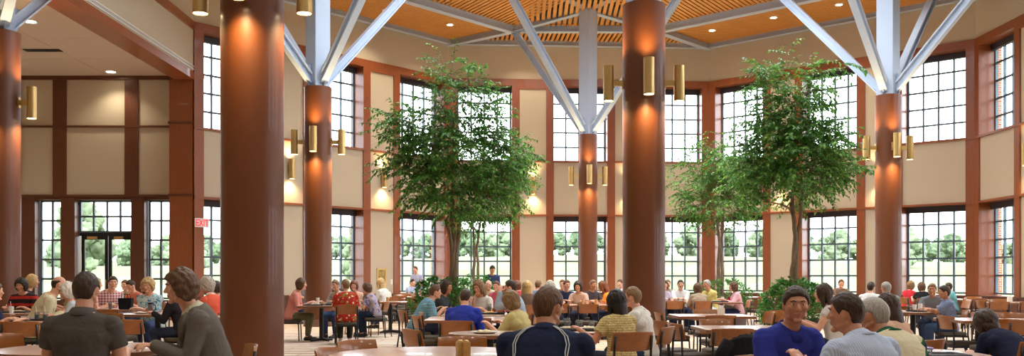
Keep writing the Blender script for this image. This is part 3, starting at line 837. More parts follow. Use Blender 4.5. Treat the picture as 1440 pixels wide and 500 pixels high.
ficus('tall leafy ficus on the right with a narrow pointed crown', X_at(1118, y), y, BZ,
      [([(-.02, 0, 0), (-.04, .03, .7), (.01, 0, 1.5), (-.06, .05, 2.1)], .058, .034), ([(.04, .02, 0), (.02, -.03, .7), (.05, .05, 1.4), (.12, 0, 2.2)], .05, .03), ([(-.02, .04, 1.9), (-.02, .03, 2.8), (.0, .0, 3.9)], .035, .012)], 1.35,
      crown(1118, y, [(1110, 82, 16, 16), (1098, 108, 28, 22), (1085, 128, 26, 18), (1140, 112, 34, 20), (1165, 93, 22, 8), (1112, 150, 40, 34), (1130, 172, 40, 34), (1090, 190, 46, 42), (1125, 215, 60, 38), (1070, 235, 42, 34), (1165, 235, 36, 30), (1110, 258, 62, 28), (1060, 265, 30, 22), (1185, 220, 16, 22), (1155, 185, 30, 30)], BZ), 350, 39, 13)
y = 25.6
ficus('pale-trunked ficus behind and left of the right-hand tall tree', X_at(1013, y), y, BZ,
      [([(-.03, 0, 0), (-.05, .03, .9), (-.02, 0, 1.6), (-.1, .05, 2.4)], .058, .03), ([(.04, .02, 0), (.05, -.03, .9), (.03, .05, 1.6), (.1, 0, 2.5)], .05, .028)], 1.5,
      crown(1013, y, [(1000, 205, 22, 24), (1005, 235, 42, 30), (980, 255, 34, 30), (1030, 250, 34, 34), (1005, 285, 48, 26), (975, 290, 28, 18), (1040, 285, 28, 22), (1010, 310, 30, 12)], BZ), 220, 39, 14)
k = 17.4 / F
hedge('leafy planter at the foot of the wide-crowned tree, beside the striped shirt', X_at(625, 17.4), 17.4, .62, .45, .5, 1.24, 620, 21)
hedge('leafy planter around the slender double-trunk tree', X_at(669, 25.4), 25.4, .62, .5, .5, 1.3, 480, 22)
hedge('bushy planter of dark glossy leaves around the right-hand tall tree', X_at(1114, 17.2), 17.2, .56, .5, .42, 1.22, 800, 23, .55)
hedge('low leafy planter around the pale-trunked tree', X_at(1016, 25.6), 25.6, .8, .55, .45, 1.2, 560, 24)
# ================================================================== PEOPLE
def skin(name, col):
    t = NT(name); t.p.inputs['Base Color'].default_value = lin(col); t.p.inputs['Roughness'].default_value = .5
    t.p.inputs['Subsurface Weight'].default_value = .08; t.p.inputs['Subsurface Radius'].default_value = (.02, .008, .004)
    v = t.coords('Object'); nz = t.node('ShaderNodeTexNoise', Scale=14.0, Detail=3.0); t.link(v, nz.inputs['Vector'])
    c = lin(col); 
    cc = t.mix(nz.outputs['Fac'], tuple(x for x in (0, 0, 0)), tuple(x for x in (0, 0, 0)))
    r = t.node('ShaderNodeValToRGB'); r.color_ramp.elements[0].position = .35; r.color_ramp.elements[1].position = .7
    r.color_ramp.elements[0].color = (c[0] * .95, c[1] * .86, c[2] * .84, 1); r.color_ramp.elements[1].color = c
    t.link(nz.outputs['Fac'], r.inputs['Fac']); t.link(r.outputs['Color'], t.p.inputs['Base Color']); return t.m
SK = {'fair': skin('skin_fair', 'dea98c'), 'tan': skin('skin_tan', 'c98f6c'), 'dark': skin('skin_brown', '9c6a4c')}
M_lip = mat('lips', 'bb7a6b', .5); M_eye = mat('eye_white', 'e9e4de', .2); M_iris = mat('eye_iris', '2c211b', .15)
def hairmat(name, c1, c2):
    t = NT(name); v = t.coords('Object', (1, 1, .12)); nz = t.node('ShaderNodeTexNoise', Scale=160.0, Detail=2.0); t.link(v, nz.inputs['Vector'])
    c = t.ramp(nz.outputs['Fac'], [(.3, c1), (.7, c2)]); t.link(c, t.p.inputs['Base Color']); t.p.inputs['Roughness'].default_value = .5
    t.p.inputs['Specular IOR Level'].default_value = .35; t.bump(nz.outputs['Fac'], .6, .006); return t.m
HR = {'black': hairmat('hair_black', '17120f', '30241d'), 'dark': hairmat('hair_dark', '2a1d15', '4a3424'), 'brown': hairmat('hair_brown', '47301f', '6f4d32'),
      'light': hairmat('hair_light_brown', '6e5336', '98774f'), 'blond': hairmat('hair_blond', 'a98555', 'd3b47e'), 'grey': hairmat('hair_grey', '8d8880', 'bdb8ae'),
      'white': hairmat('hair_white', 'c2bdb3', 'e4e0d8'), 'auburn': hairmat('hair_auburn', '5f3420', '8a5030')}
def cloth(name, col, kind='solid', c2=None, c3=None, scale=1.0):
    key = 'cloth_' + name
    if key in _mats: return _mats[key]
    t = NT(key); t.p.inputs['Roughness'].default_value = .9; t.p.inputs['Specular IOR Level'].default_value = .15
    v = t.coords('Object', (scale,) * 3)
    wv = t.node('ShaderNodeTexNoise', Scale=380.0, Detail=2.0); t.link(v, wv.inputs['Vector'])
    big = t.node('ShaderNodeTexNoise', Scale=9.0, Detail=4.0, Distortion=.8); t.link(v, big.inputs['Vector'])
    base = None
    if kind == 'solid': base = t.mix(wv.outputs['Fac'], tuple(int(col[i:i + 2], 16) / 255 * .9 for i in (0, 2, 4)), tuple(min(1, int(col[i:i + 2], 16) / 255 * 1.06) for i in (0, 2, 4)))
    elif kind == 'plaid':
        a = t.node('ShaderNodeTexWave', wave_type='BANDS', bands_direction='X', Scale=6.0); b = t.node('ShaderNodeTexWave', wave_type='BANDS', bands_direction='Z', Scale=6.0)
        t.link(v, a.inputs['Vector']); t.link(v, b.inputs['Vector'])
        ca = t.ramp(a.outputs['Fac'], [(.4, col), (.55, c2)]); cb = t.ramp(b.outputs['Fac'], [(.4, col), (.55, c2)]); base = t.mix(.5, ca, cb)
    elif kind == 'floral':
        vo = t.node('ShaderNodeTexVoronoi', Scale=13.0); t.link(v, vo.inputs['Vector'])
        nz = t.node('ShaderNodeTexNoise', Scale=16.0, Detail=2.0); t.link(v, nz.inputs['Vector'])
        f = t.ramp(vo.outputs['Distance'], [(.24, c2), (.32, col)]); g = t.ramp(nz.outputs['Fac'], [(.58, '000000'), (.62, 'ffffff')])
        base = t.mix(g, f, c3)
    elif kind == 'tiedye':
        nz = t.node('ShaderNodeTexNoise', Scale=9.0, Detail=4.0, Distortion=1.5); t.link(v, nz.inputs['Vector'])
        base = t.ramp(nz.outputs['Fac'], [(.36, col), (.5, c2), (.62, c3)])
    elif kind == 'stripes':
        a = t.node('ShaderNodeTexWave', wave_type='BANDS', bands_direction='Z', Scale=4.5, Distortion=1.0); t.link(v, a.inputs['Vector'])
        base = t.ramp(a.outputs['Fac'], [(.2, col), (.5, c2), (.8, c3)])
    elif kind == 'pin':
        a = t.node('ShaderNodeTexWave', wave_type='BANDS', bands_direction='X', Scale=26.0); t.link(v, a.inputs['Vector'])
        base = t.ramp(a.outputs['Fac'], [(.3, col), (.7, c2)])
    elif kind == 'knit':
        a = t.node('ShaderNodeTexWave', wave_type='BANDS', bands_direction='Z', Scale=14.0, Distortion=6.0, Detail=2.0); a.inputs['Detail Scale'].default_value = 6; t.link(v, a.inputs['Vector'])
        base = t.ramp(a.outputs['Fac'], [(.25, col), (.7, c2)]); 
    elif kind == 'panels':
        sx = t.node('ShaderNodeSeparateXYZ'); t.link(v, sx.inputs[0])
        ax = t.node('ShaderNodeMath', operation='ABSOLUTE'); t.link(sx.outputs['X'], ax.inputs[0])
        q = t.node('ShaderNodeMath', operation='MULTIPLY_ADD'); t.link(ax.outputs[0], q.inputs[0]); q.inputs[1].default_value = -.9; t.link(sx.outputs['Z'], q.inputs[2])
        mr = t.node('ShaderNodeMapRange'); mr.inputs[1].default_value = .3; mr.inputs[2].default_value = 1.1; t.link(q.outputs[0], mr.inputs[0])
        base = t.ramp(mr.outputs[0], [(0, col), (.50, c2), (.545, c3), (.9, c3)], 'CONSTANT')
    t.link(base, t.p.inputs['Base Color'])
    ad = t.node('ShaderNodeMath', operation='ADD'); t.link(big.outputs['Fac'], ad.inputs[0])
    ml = t.node('ShaderNodeMath', operation='MULTIPLY'); t.link(wv.outputs['Fac'], ml.inputs[0]); ml.inputs[1].default_value = .12; t.link(ml.outputs[0], ad.inputs[1])
    t.bump(ad.outputs[0], .55, .02)
    _mats[key] = t.m; return t.m
M_shoe = mat('shoe_leather', '2b2320', .45); M_shoe_pale = mat('shoe_pale', 'b9b2ac', .6)

# ---------- head
def head_pt(d):
    x, y, z = d
    px, py, pz = x * .0745, y * .094, z * .116
    if z < 0:
        t = min(1, -z)
        px *= 1 - .34 * t ** 1.7
        py *= (1 - .50 * t ** 1.3) if y < 0 else (1 - .10 * t * t)
    else:
        px *= 1 + .05 * z * (1 - z) * 4; py *= 1 + .05 * z * (1 - z) * 4
    if y > .55 and -.6 < z < .5: py *= 1 - .035 * (y - .55)
    return Vector((px, py, pz))
def head_dirs(nu, nv):
    rows = []
    for i in range(nv + 1):
        a = -PI / 2 + PI * i / nv; ca = max(math.cos(a), .004)
        rows.append([(ca * math.sin(2 * PI * j / nu), ca * math.cos(2 * PI * j / nu), math.sin(a)) for j in range(nu)])
    return rows
def add_head(mb, M):
    mb2 = MB()
    mb2.loft([[head_pt(d) for d in row] for row in head_dirs(28, 20)])
    mb2.capsule((0, .084, .020), (0, .104, -.020), .0085, .0135, 8)         # nose
    mb2.capsule((-.011, .092, -.024), (.011, .092, -.024), .008, .008, 8)
    mb2.ell((0, .083, .034), (.052, .014, .010))                            # brow
    mb2.ell((0, .0835, -.049), (.024, .010, .0065)); mb2.ell((0, .081, -.061), (.021, .010, .007))   # lips
    mb2.ell((0, .068, -.094), (.028, .022, .017))                           # chin
    for s in (-1, 1):
        mb2.ell((s * .043, .064, -.012), (.024, .022, .018))                # cheek
        mb2.ell((s * .077, -.006, -.002), (.010, .020, .031), Matrix.Rotation(s * R(-18), 3, 'Z'))   # ear
        mb2.capsule((s * .05, .03, -.075), (s * .062, -.02, -.05), .014, .016, 8)
    mb2.xform(M); mb.add(mb2.v, mb2.f)
def interp(tab, a):
    for (a0, v0), (a1, v1) in zip(tab, tab[1:]):
        if a <= a1: return lerp(v0, v1, (a - a0) / (a1 - a0))
    return tab[-1][1]
HAIRLINE = {
    'short': [(0, .066), (40, .060), (62, .030), (78, -.005), (88, .026), (108, .018), (125, -.045), (150, -.082), (180, -.085)],
    'bald': [(0, .14), (70, .14), (80, .03), (92, .030), (110, .012), (125, -.045), (150, -.08), (180, -.08)],
    'bob': [(0, .062), (35, .052), (52, .0), (60, -.06), (80, -.09), (110, -.105), (180, -.105)],
    'long': [(0, .070), (30, .062), (48, .01), (58, -.06), (80, -.1), (110, -.115), (180, -.115)],
    'curly': [(0, .058), (40, .050), (60, .0), (75, -.055), (100, -.075), (130, -.09), (180, -.095)],
    'receding': [(0, .098), (25, .085), (45, .10), (62, .045), (78, .0), (88, .026), (108, .018), (125, -.045), (150, -.08), (180, -.083)],
}
HTHICK = {'short': .014, 'bald': .008, 'bob': .03, 'long': .028, 'curly': .036, 'receding': .012}
def make_hair(style, near, seed, flow=0.0):
    nu, nv = (56, 40) if near else (36, 26)
    rr = random.Random(seed); th = HTHICK[style]; V = []
    for row in head_dirs(nu, nv):
        ring = []
        for d in row:
            p = head_pt(d); az = abs(math.degrees(math.atan2(d[0], d[1]))); zl = interp(HAIRLINE[style], az)
            if style == 'bald' and az > 70: top = .058 - (az > 120) * .0; mk = smooth01((p.z - zl) / .014 + .5) * smooth01((top - p.z) / .02 + .5)
            else: mk = smooth01((p.z - zl) / .014 + .5)
            n = Vector(d)
            nz = noise.noise(Vector((d[0] * 7, d[1] * 7, d[2] * 3 + seed)))
            k = 1.0
            if style == 'curly': nz = noise.noise(Vector((d[0] * 4.5, d[1] * 4.5, d[2] * 4.5 + seed))) * 1.1
            if style in ('bob', 'curly', 'long'): k = .7 + .5 * smooth01((az - 30) / 60)
            if style == 'short': k = .75 + .6 * max(0, d[2])
            ring.append(p + n * (-.012 + (.012 + th * k * (1 + .35 * nz)) * mk))
        V.append(ring)
    mb = MB(); mb.loft(V)
    if style == 'long':
        L = .30 if flow == 0 else flow
        rings = []
        for i in range(9):
            t = i / 8; z = .02 - L * t; w = (.088 + .02 * math.sin(t * PI)) * (1 - .25 * t * t); dp = .045 * (1 - .35 * t)
            yy = -.075 - .018 * math.sin(t * PI * .9) - .02 * t
            rings.append([Vector((w * math.cos(2 * PI * j / 24), yy + dp * math.sin(2 * PI * j / 24) + .035 * abs(math.cos(2 * PI * j / 24)) ** 3, z)) * (1 + .0) + Vector((0, 0, noise.noise(Vector((j * .9, i * .4, seed))) * .02)) for j in range(24)])
        mb.loft(rings)
        for s in (-1, 1):
            mb.tube([(s * .076, .01, .03), (s * .09, .004, -.05), (s * .094, -.01, -.13), (s * .085, -.02, -.19)], [.022, .027, .025, .012], 10)
    if style == 'bob':
        for s in (-1, 1): mb.ell((s * .077, -.005, -.055), (.026, .045, .05))
        mb.ell((0, -.075, -.055), (.085, .04, .065))
    return union(mb, .006 if near else .0085, 2)

TORSO = [(-.105, .115, .085, .0), (-.08, .155, .112, .0), (-.03, .178, .126, .0), (.05, .170, .118, .0), (.14, .150, .106, .002), (.24, .153, .108, .004), (.33, .166, .114, .004), (.41, .176, .108, .0), (.465, .176, .092, -.006), (.5, .146, .078, -.012), (.53, .095, .066, -.016), (.555, .066, .060, -.014)]

class Body:
    """a figure facing +y, seated on a 0.44 m seat or standing at the origin"""
    def __init__(s, size=1.0, bulk=1.0, female=False, lean=8, curve=10, stand=False, yaw=0, pitch=0, roll=0, arms='table', hands=None, twist=0, side=0, knee=None, feet=0.0):
        s.s = size; s.bulk = bulk; s.f = female; s.stand = stand
        s.hipz = (.90 if stand else .515) * (size if stand else 1) + (0 if stand else .085 * (size - 1))
        s.lean, s.curve, s.side = R(lean), R(curve), R(side)
        # spine frames
        s.fr = []; p = Vector((0, 0, s.hipz)); u = 0
        N = 33; du = .66 / N; p = p - Vector((0, 0, .12 * size)); u = -.12
        for i in range(N * 2):
            a = s.lean * (smooth01((u + .1) / .2)) + s.curve * max(0, u) / .55
            s.fr.append((u, p.copy(), a)); p = p + s.dirn(a) * du * size; u += du
        s.tw = R(twist)
        s.sh_w = (.163 if female else .186) * (1 + (bulk - 1) * .6)
        sh = s.frame(.455)
        s.sh = [s.at(.455, (k * s.sh_w, -.008, 0)) for k in (-1, 1)]
        nb = s.at(.545, (0, -.012, 0)); a = s.ang(.545)
        s.neck0 = nb
        hd = nb + s.dirn(a * .6) * .142 * size + Vector((0, .035 * size, 0))
        s.head = hd
        s.HM = Matrix.Translation(hd) @ Matrix.Rotation(R(yaw), 4, 'Z') @ Matrix.Rotation(-R(pitch), 4, 'X') @ Matrix.Rotation(R(roll), 4, 'Y') @ Matrix.Scale(size ** .5, 4)
        # legs
        s.hip = [Vector((k * .088 * size * bulk ** .5, .0, s.hipz - .02)) for k in (-1, 1)]
        if stand:
            s.kn = [Vector((k * .095, .025, .49 * size)) for k in (-1, 1)]; s.an = [Vector((k * .10, -.02, .085)) for k in (-1, 1)]
        else:
            kw = knee if knee is not None else (.10 if female else .15)
            s.kn = [Vector((k * kw, .425 * size, .50 + .02 * (size - 1))) for k in (-1, 1)]
            s.an = [Vector((k * (kw * .9), (.36 + feet) * size, .085)) for k in (-1, 1)]
        # arms
        presets = {'table': [(-.17, .40, .785), (.17, .40, .785)], 'lap': [(-.10, .24, .64), (.10, .24, .64)], 'clasp': [(-.045, .42, .79), (.045, .42, .79)],
                   'chin': [(-.05, .17, s.head.z - .15), (.16, .38, .785)], 'eat': [(-.16, .40, .785), (.06, .27, s.head.z - .2)], 'cross': [(.07, .38, .79), (-.10, .34, .79)],
                   'side': [(-.26, .02, .82), (.26, .02, .82)], 'hold': [(-.10, .32, 1.08), (.10, .32, 1.08)], 'phone': [(-.08, .30, 1.0), (.17, .38, .785)]}
        tg = list(presets[arms]); 
        if hands:
            for i in (0, 1):
                if hands[i] is not None: tg[i] = hands[i]
        s.wr = []; s.el = []
        for i, k in enumerate((-1, 1)):
            S = s.sh[i]; W = Vector(tg[i]); L1_, L2_ = .285 * size, .255 * size
            d = W - S; D = min(d.length, (L1_ + L2_) * .985); d.normalize(); W = S + d * D
            a_ = (L1_ * L1_ - L2_ * L2_ + D * D) / (2 * D); h = math.sqrt(max(1e-6, L1_ * L1_ - a_ * a_))
            pole = Vector((k * .28, -.35, -1.0)); pole = (pole - d * pole.dot(d)).normalized()
            s.el.append(S + d * a_ + pole * h); s.wr.append(W)
    def dirn(s, a): return Vector((math.sin(s.side) * math.cos(a), math.sin(a), math.cos(a) * math.cos(s.side)))
    def frame(s, u):
        for i in range(len(s.fr) - 1):
            if s.fr[i + 1][0] >= u:
                t = (u - s.fr[i][0]) / (s.fr[i + 1][0] - s.fr[i][0]); return s.fr[i][1].lerp(s.fr[i + 1][1], t), lerp(s.fr[i][2], s.fr[i + 1][2], t)
        return s.fr[-1][1], s.fr[-1][2]
    def ang(s, u): return s.frame(u)[1]
    def at(s, u, off):
        p, a = s.frame(u); off = Vector(off); tw = s.tw * smooth01(u / .5)
        x, y = off.x * math.cos(tw) - off.y * math.sin(tw), off.x * math.sin(tw) + off.y * math.cos(tw)
        q = Vector((x, y * math.cos(a), -y * math.sin(a))) * s.s
        return p + q + s.dirn(a) * off.z * s.s
    def ring(s, u, w, d, yo, infl=0, n=28):
        b = s.bulk; fw = 1.0
        if s.f: w = w * (.93 if u > .2 else 1.02)
        belly = max(0, (b - 1)) * .5 * math.exp(-((u - .12) / .15) ** 2)
        out = []
        for j in range(n):
            t = 2 * PI * j / n; c, sn = math.cos(t), math.sin(t)
            e = 2 / 2.35
            x = (w * b ** .8 + infl) * abs(c) ** e * (1 if c > 0 else -1)
            dd = d * b ** .7 + infl + (belly * .25 if sn > 0 else 0)
            if s.f and sn > 0: dd += .028 * math.exp(-((u - .33) / .06) ** 2) * (1 - abs(c) ** 2 * .4)
            y = dd * abs(sn) ** e * (1 if sn > 0 else -1) + yo
            out.append(s.at(u, (x, y, 0)))
        return out
    def surf(s, u, t, infl):
        r = None
        for (u0, w0, d0, y0), (u1, w1, d1, y1) in zip(TORSO, TORSO[1:]):
            if u0 <= u <= u1:
                f = (u - u0) / (u1 - u0); r = s.ring(u, lerp(w0, w1, f), lerp(d0, d1, f), lerp(y0, y1, f), infl, 72); break
        return r[int(round(t / 360 * 72)) % 72]
    def torso(s, mb, infl=0, u0=-.2, u1=.6):
        mb.loft([s.ring(*q, infl) for q in TORSO if u0 <= q[0] <= u1])
    def hand(s, mb, i):
        k = (-1, 1)[i]; W = s.wr[i]; d = (W - s.el[i]).normalized()
        d = (d + Vector((-k * .25, .2, -.15))).normalized() if not s.stand else d
        n = Vector((0, 0, -1)) if abs(d.z) < .75 else Vector((-k, 0, 0))
        n = (n - d * n.dot(d)).normalized(); sd = d.cross(n) * (1 if k > 0 else -1)   # towards the thumb
        if sd.x * k > 0: sd = -sd
        q = s.s; M = Matrix((sd, d, -n)).transposed()
        mb.ell(W + d * .05 * q, (.041 * q, .055 * q, .0155 * q), M, 14, 10)
        mb.capsule(W - d * .02, W + d * .02, .026 * q, .027 * q, 10)
        for f, (o, L) in enumerate(((.031, .070), (.011, .080), (-.010, .074), (-.029, .058))):
            a = W + d * (.088 if f in (1, 2) else .080) * q + sd * o * q
            L *= q; d1 = (d + n * .35).normalized(); d2 = (d + n * 1.1).normalized(); d3 = (d * .6 + n * 1.3).normalized()
            p1 = a + d1 * L * .45; p2 = p1 + d2 * L * .32; p3 = p2 + d3 * L * .23
            mb.capsule(a - d * .02, p1, .0088 * q, .0083 * q, 8); mb.capsule(p1, p2, .0083 * q, .0078 * q, 8); mb.capsule(p2, p3, .0078 * q, .0068 * q, 8)
        a = W + d * .022 * q + sd * .030 * q; b = a + (d * .55 + sd * .8 + n * .25).normalized() * .042 * q; c = b + (d * .95 + sd * .25 + n * .3).normalized() * .032 * q
        mb.capsule(a, b, .0125 * q, .0098 * q, 8); mb.capsule(b, c, .0095 * q, .0078 * q, 8)
    def arm(s, mb, i, infl=0, upto=2.0, flat=False):
        b = s.bulk ** .6 * (.88 if s.f else 1)
        S, E, W = s.sh[i], s.el[i], s.wr[i]
        k = (-1, 1)[i]; mb.capsule(s.at(.475, (k * .05, -.012, 0)), S + (E - S) * .04, .066 * b + infl * .8, .055 * b + infl * .95, 14)
        mb.capsule(s.at(.36, (k * .115, -.02, 0)), S.lerp(E, .2), .075 * b + infl * .8, .050 * b + infl * .9, 14)
        if upto >= 1:
            mb.capsule(S, E, .054 * b + infl, .043 * b + infl, 14)
            if upto > 1: mb.capsule(E, E.lerp(W, upto - 1), .042 * b + infl, lerp(.042 * b, .028 * b, upto - 1) + infl, 14)
        else:
            mb.capsule(S, S.lerp(E, .2), .055 * b + infl, .054 * b + infl, 14)
            mb.tube([S, S.lerp(E, upto * .5), S.lerp(E, upto)], [.06 * b + infl, .056 * b + infl * 1.1, .052 * b + infl * 1.5], 16)
    def legs(s, mb, infl=0, upto=2.0):
        b = s.bulk ** .6 * (1.0 if s.f else 1)
        for i in (0, 1):
            H, K, A = s.hip[i], s.kn[i], s.an[i]
            mb.capsule(H, K, .086 * b + infl, .058 * b + infl, 14)
            if upto > 1:
                m = K.lerp(A, .35) + Vector((0, -.015, 0)); E = K.lerp(A, upto - 1)
                mb.capsule(K, m, .056 * b + infl, .056 * b + infl, 12); mb.capsule(m, E, .056 * b + infl, .037 * b + infl, 12)
    def feet(s, mb):
        for i in (0, 1):
            A = s.an[i]; mb.capsule(A + Vector((0, -.03, -.045)), A + Vector((0, .15, -.053)), .036, .028, 10)

def person(loc, rz, label, shirt, pants, hair=('short', 'brown'), tone='fair', sleeve=.55, near=0, collar=None, face=True, jacket=None, shoes=None, seed=0, group=None, hairflow=0, piping=None, glasses=False, top=None, head_at=None, **kw):
    """near: 2 = close figures, 1 = middle, 0 = far"""
    if top is None and not kw.get('stand'): top = 1.25 if not kw.get('female') else 1.225
    if top is not None:
        for _ in range(7):
            B = Body(**kw); z = (B.HM @ Vector((0, -.01, .127))).z
            kw['size'] = max(.82, min(1.12, kw.get('size', 1.0) * (1 + (top - z) / .95)))
    B = Body(**kw)
    if head_at is not None:     # seat the figure so that its head stands over the wanted spot
        px, y = head_at; h = Matrix.Rotation(R(rz), 3, 'Z') @ B.head; loc = (X_at(px, y + h.y) - h.x, y, 0)
    root = empty('person', loc, rz, label, 'person', group)
    vox = (.0095, .0075, .0058)[near]
    mb = MB(); B.torso(mb)
    bs = (B.bulk ** .4) * (.86 if B.f else 1)
    hc = B.HM @ Vector((0, -.02, -.05))
    mb.capsule(B.neck0 - Vector((0, 0, .03)), hc, .058 * bs * B.s, .055 * bs * B.s, 14)
    add_head(mb, B.HM)
    for i in (0, 1): B.arm(mb, i); B.hand(mb, i)
    B.legs(mb); B.feet(mb)
    me = union(mb, vox, 2, .4); me.materials.append(SK[tone]); me.materials.append(M_lip)
    # lips take their own material slot
    Hi = B.HM.inverted(); idx = [0] * len(me.polygons)
    lo = B.head - Vector((.15, .15, .15)); hi_ = B.head + Vector((.15, .15, .15))
    if near:
        n_ = len(me.polygons); buf = [0.0] * (3 * n_); me.polygons.foreach_get('center', buf)
        for q in range(n_):
            c = buf[3 * q:3 * q + 3]
            if lo.x < c[0] < hi_.x and lo.y < c[1] < hi_.y and lo.z < c[2] < hi_.z:
                h = Hi @ Vector(c)
                if h.y > .07 and (h.x / .023) ** 2 + ((h.z + .055) / .0095) ** 2 < 1: idx[q] = 1
        me.polygons.foreach_set('material_index', idx)
    link('body', me, root)
    # eyes
    if face:
        for sgn in (-1, 1):
            e = MB(); e.ell((sgn * .031, .0745, .012), (.0135, .0125, .0085), None, 14, 8); e.cur = 1; e.ell((sgn * .031, .0815, .012), (.0062, .0062, .0062), None, 12, 8)
            e.xform(B.HM); obj('eye', e, [M_eye, M_iris], root, sm=179)
    # hair
    st, hc_ = hair
    if st != 'none':
        hm = make_hair(st, near > 0, seed, hairflow); hm.transform(B.HM); hm.materials.append(HR[hc_]); link('hair', hm, root)
        if near:
            for sgn in (-1, 1):
                b = MB(); b.tube([(sgn * .014, .0945, .0295), (sgn * .032, .0935, .036), (sgn * .05, .079, .030)], [.0035, .0045, .0025], 8); b.xform(B.HM); obj('eyebrow', b, HR[hc_], root, sm=179)
    if glasses:
        g = MB()
        for sgn in (-1, 1):
            g.tube([Vector((sgn * .033 + .024 * math.cos(t * PI / 8), .100, .010 + .018 * math.sin(t * PI / 8))) for t in range(17)], .0022, 6)
            g.tube([(sgn * .057, .098, .014), (sgn * .077, .02, .014), (sgn * .078, -.01, .006)], .002, 6)
        g.tube([(-.01, .103, .014), (.01, .103, .014)], .002, 6); g.xform(B.HM); obj('glasses', g, M_black, root)
    # clothes
    if jacket is not None: sleeve_ = 1.95; infl = .028
    else: sleeve_ = sleeve; infl = .015
    c = MB()
    rows = [q for q in TORSO if q[0] >= -.09 and q[0] <= .54]
    rings = []
    for q in rows: rings.append(B.ring(*q, infl + (.008 if q[0] < .05 else 0)))
    c.loft(rings)
    for i in (0, 1):
        B.arm(c, i, infl * (.9 if jacket is None else .75), sleeve_)
    cm = union(c, (.0105, .009, .0078)[near], 3, .5)
    # cloth folds
    if near:
        nv_ = len(cm.vertices); co = [0.0] * (3 * nv_); no = [0.0] * (3 * nv_)
        cm.vertices.foreach_get('co', co); cm.vertex_normals.foreach_get('vector', no)
        for i in range(0, 3 * nv_, 3):
            x, y, z = co[i:i + 3]
            f = (noise.noise(Vector((x * 7, y * 7, z * 16 + seed))) * .6 + noise.noise(Vector((x * 15, y * 15, z * 9 + seed))) * .3) * .007
            co[i] += no[i] * f; co[i + 1] += no[i + 1] * f; co[i + 2] += no[i + 2] * f
        cm.vertices.foreach_set('co', co); cm.update()
    cm.materials.append(jacket if jacket is not None else shirt); top_ = link('jacket' if jacket is not None else 'shirt', cm, root)
    if collar is not None:
        k = MB(); rg = []
        nrm = []
        for rad, h, dz in ((.066, .030, 0), (.071, .034, 0), (.088, .006, 0), (.112, -.024, 0), (.104, -.034, 0), (.068, -.006, 0)):
            ring = []
            for j in range(28):
                t = 2 * PI * j / 28; fr = max(0, math.sin(t)) ** 2
                ring.append(B.at(.545, (rad * math.cos(t) * 1.02 * bs, rad * .92 * math.sin(t) * bs - .010 + fr * .012, h - .012 - fr * (.030 if h > 0 else .036))))
            rg.append(ring)
        k.loft(rg, caps=False, closed=True); obj('collar', k, collar, top_, sm=179)
        if jacket is not None:
            for sgn in (-1, 1):
                l = MB(); pts = [B.surf(u, 90 - sgn * t, .036) for u, t in ((.535, 62), (.47, 34), (.38, 18), (.26, 8), (.12, 6))]
                l.tube(pts, [.012, .02, .022, .016, .005], 8); obj('lapel', l, jacket, top_, sm=179)
    if piping is not None:
        for sgn in (-1, 1):
            for off in (0, 4):
                pts = [B.surf(u, 270 + sgn * (t + off), .024) for u, t in ((.525, 22), (.5, 27), (.46, 31), (.41, 34), (.36, 36), (.30, 38), (.2, 39), (.1, 40))]
                obj('piping', MB().tube(pts, .0036, 6), piping, top_, sm=179)
    k = MB()
    if B.stand: k.loft([B.ring(*q, .012) for q in TORSO if q[0] <= .06])
    else: k.loft([B.ring(*q, .011) for q in TORSO if q[0] <= .06])
    B.legs(k, .013, 1.9)
    pm = union(k, (.012, .0105, .0095)[near], 3, .5); pm.materials.append(pants); link('trousers', pm, root)
    for i in (0, 1):
        A = B.an[i]; sh = MB()
        sh.capsule(A + Vector((0, -.035, -.045)), A + Vector((0, .16, -.052)), .041, .033, 12); sh.capsule(A + Vector((0, -.02, -.03)), A + Vector((0, .05, -.02)), .038, .036, 12)
        sh.v = [(x, y, max(z, .004)) for x, y, z in sh.v]
        obj('shoe', sh, shoes or M_shoe, root, sm=179)
    return root
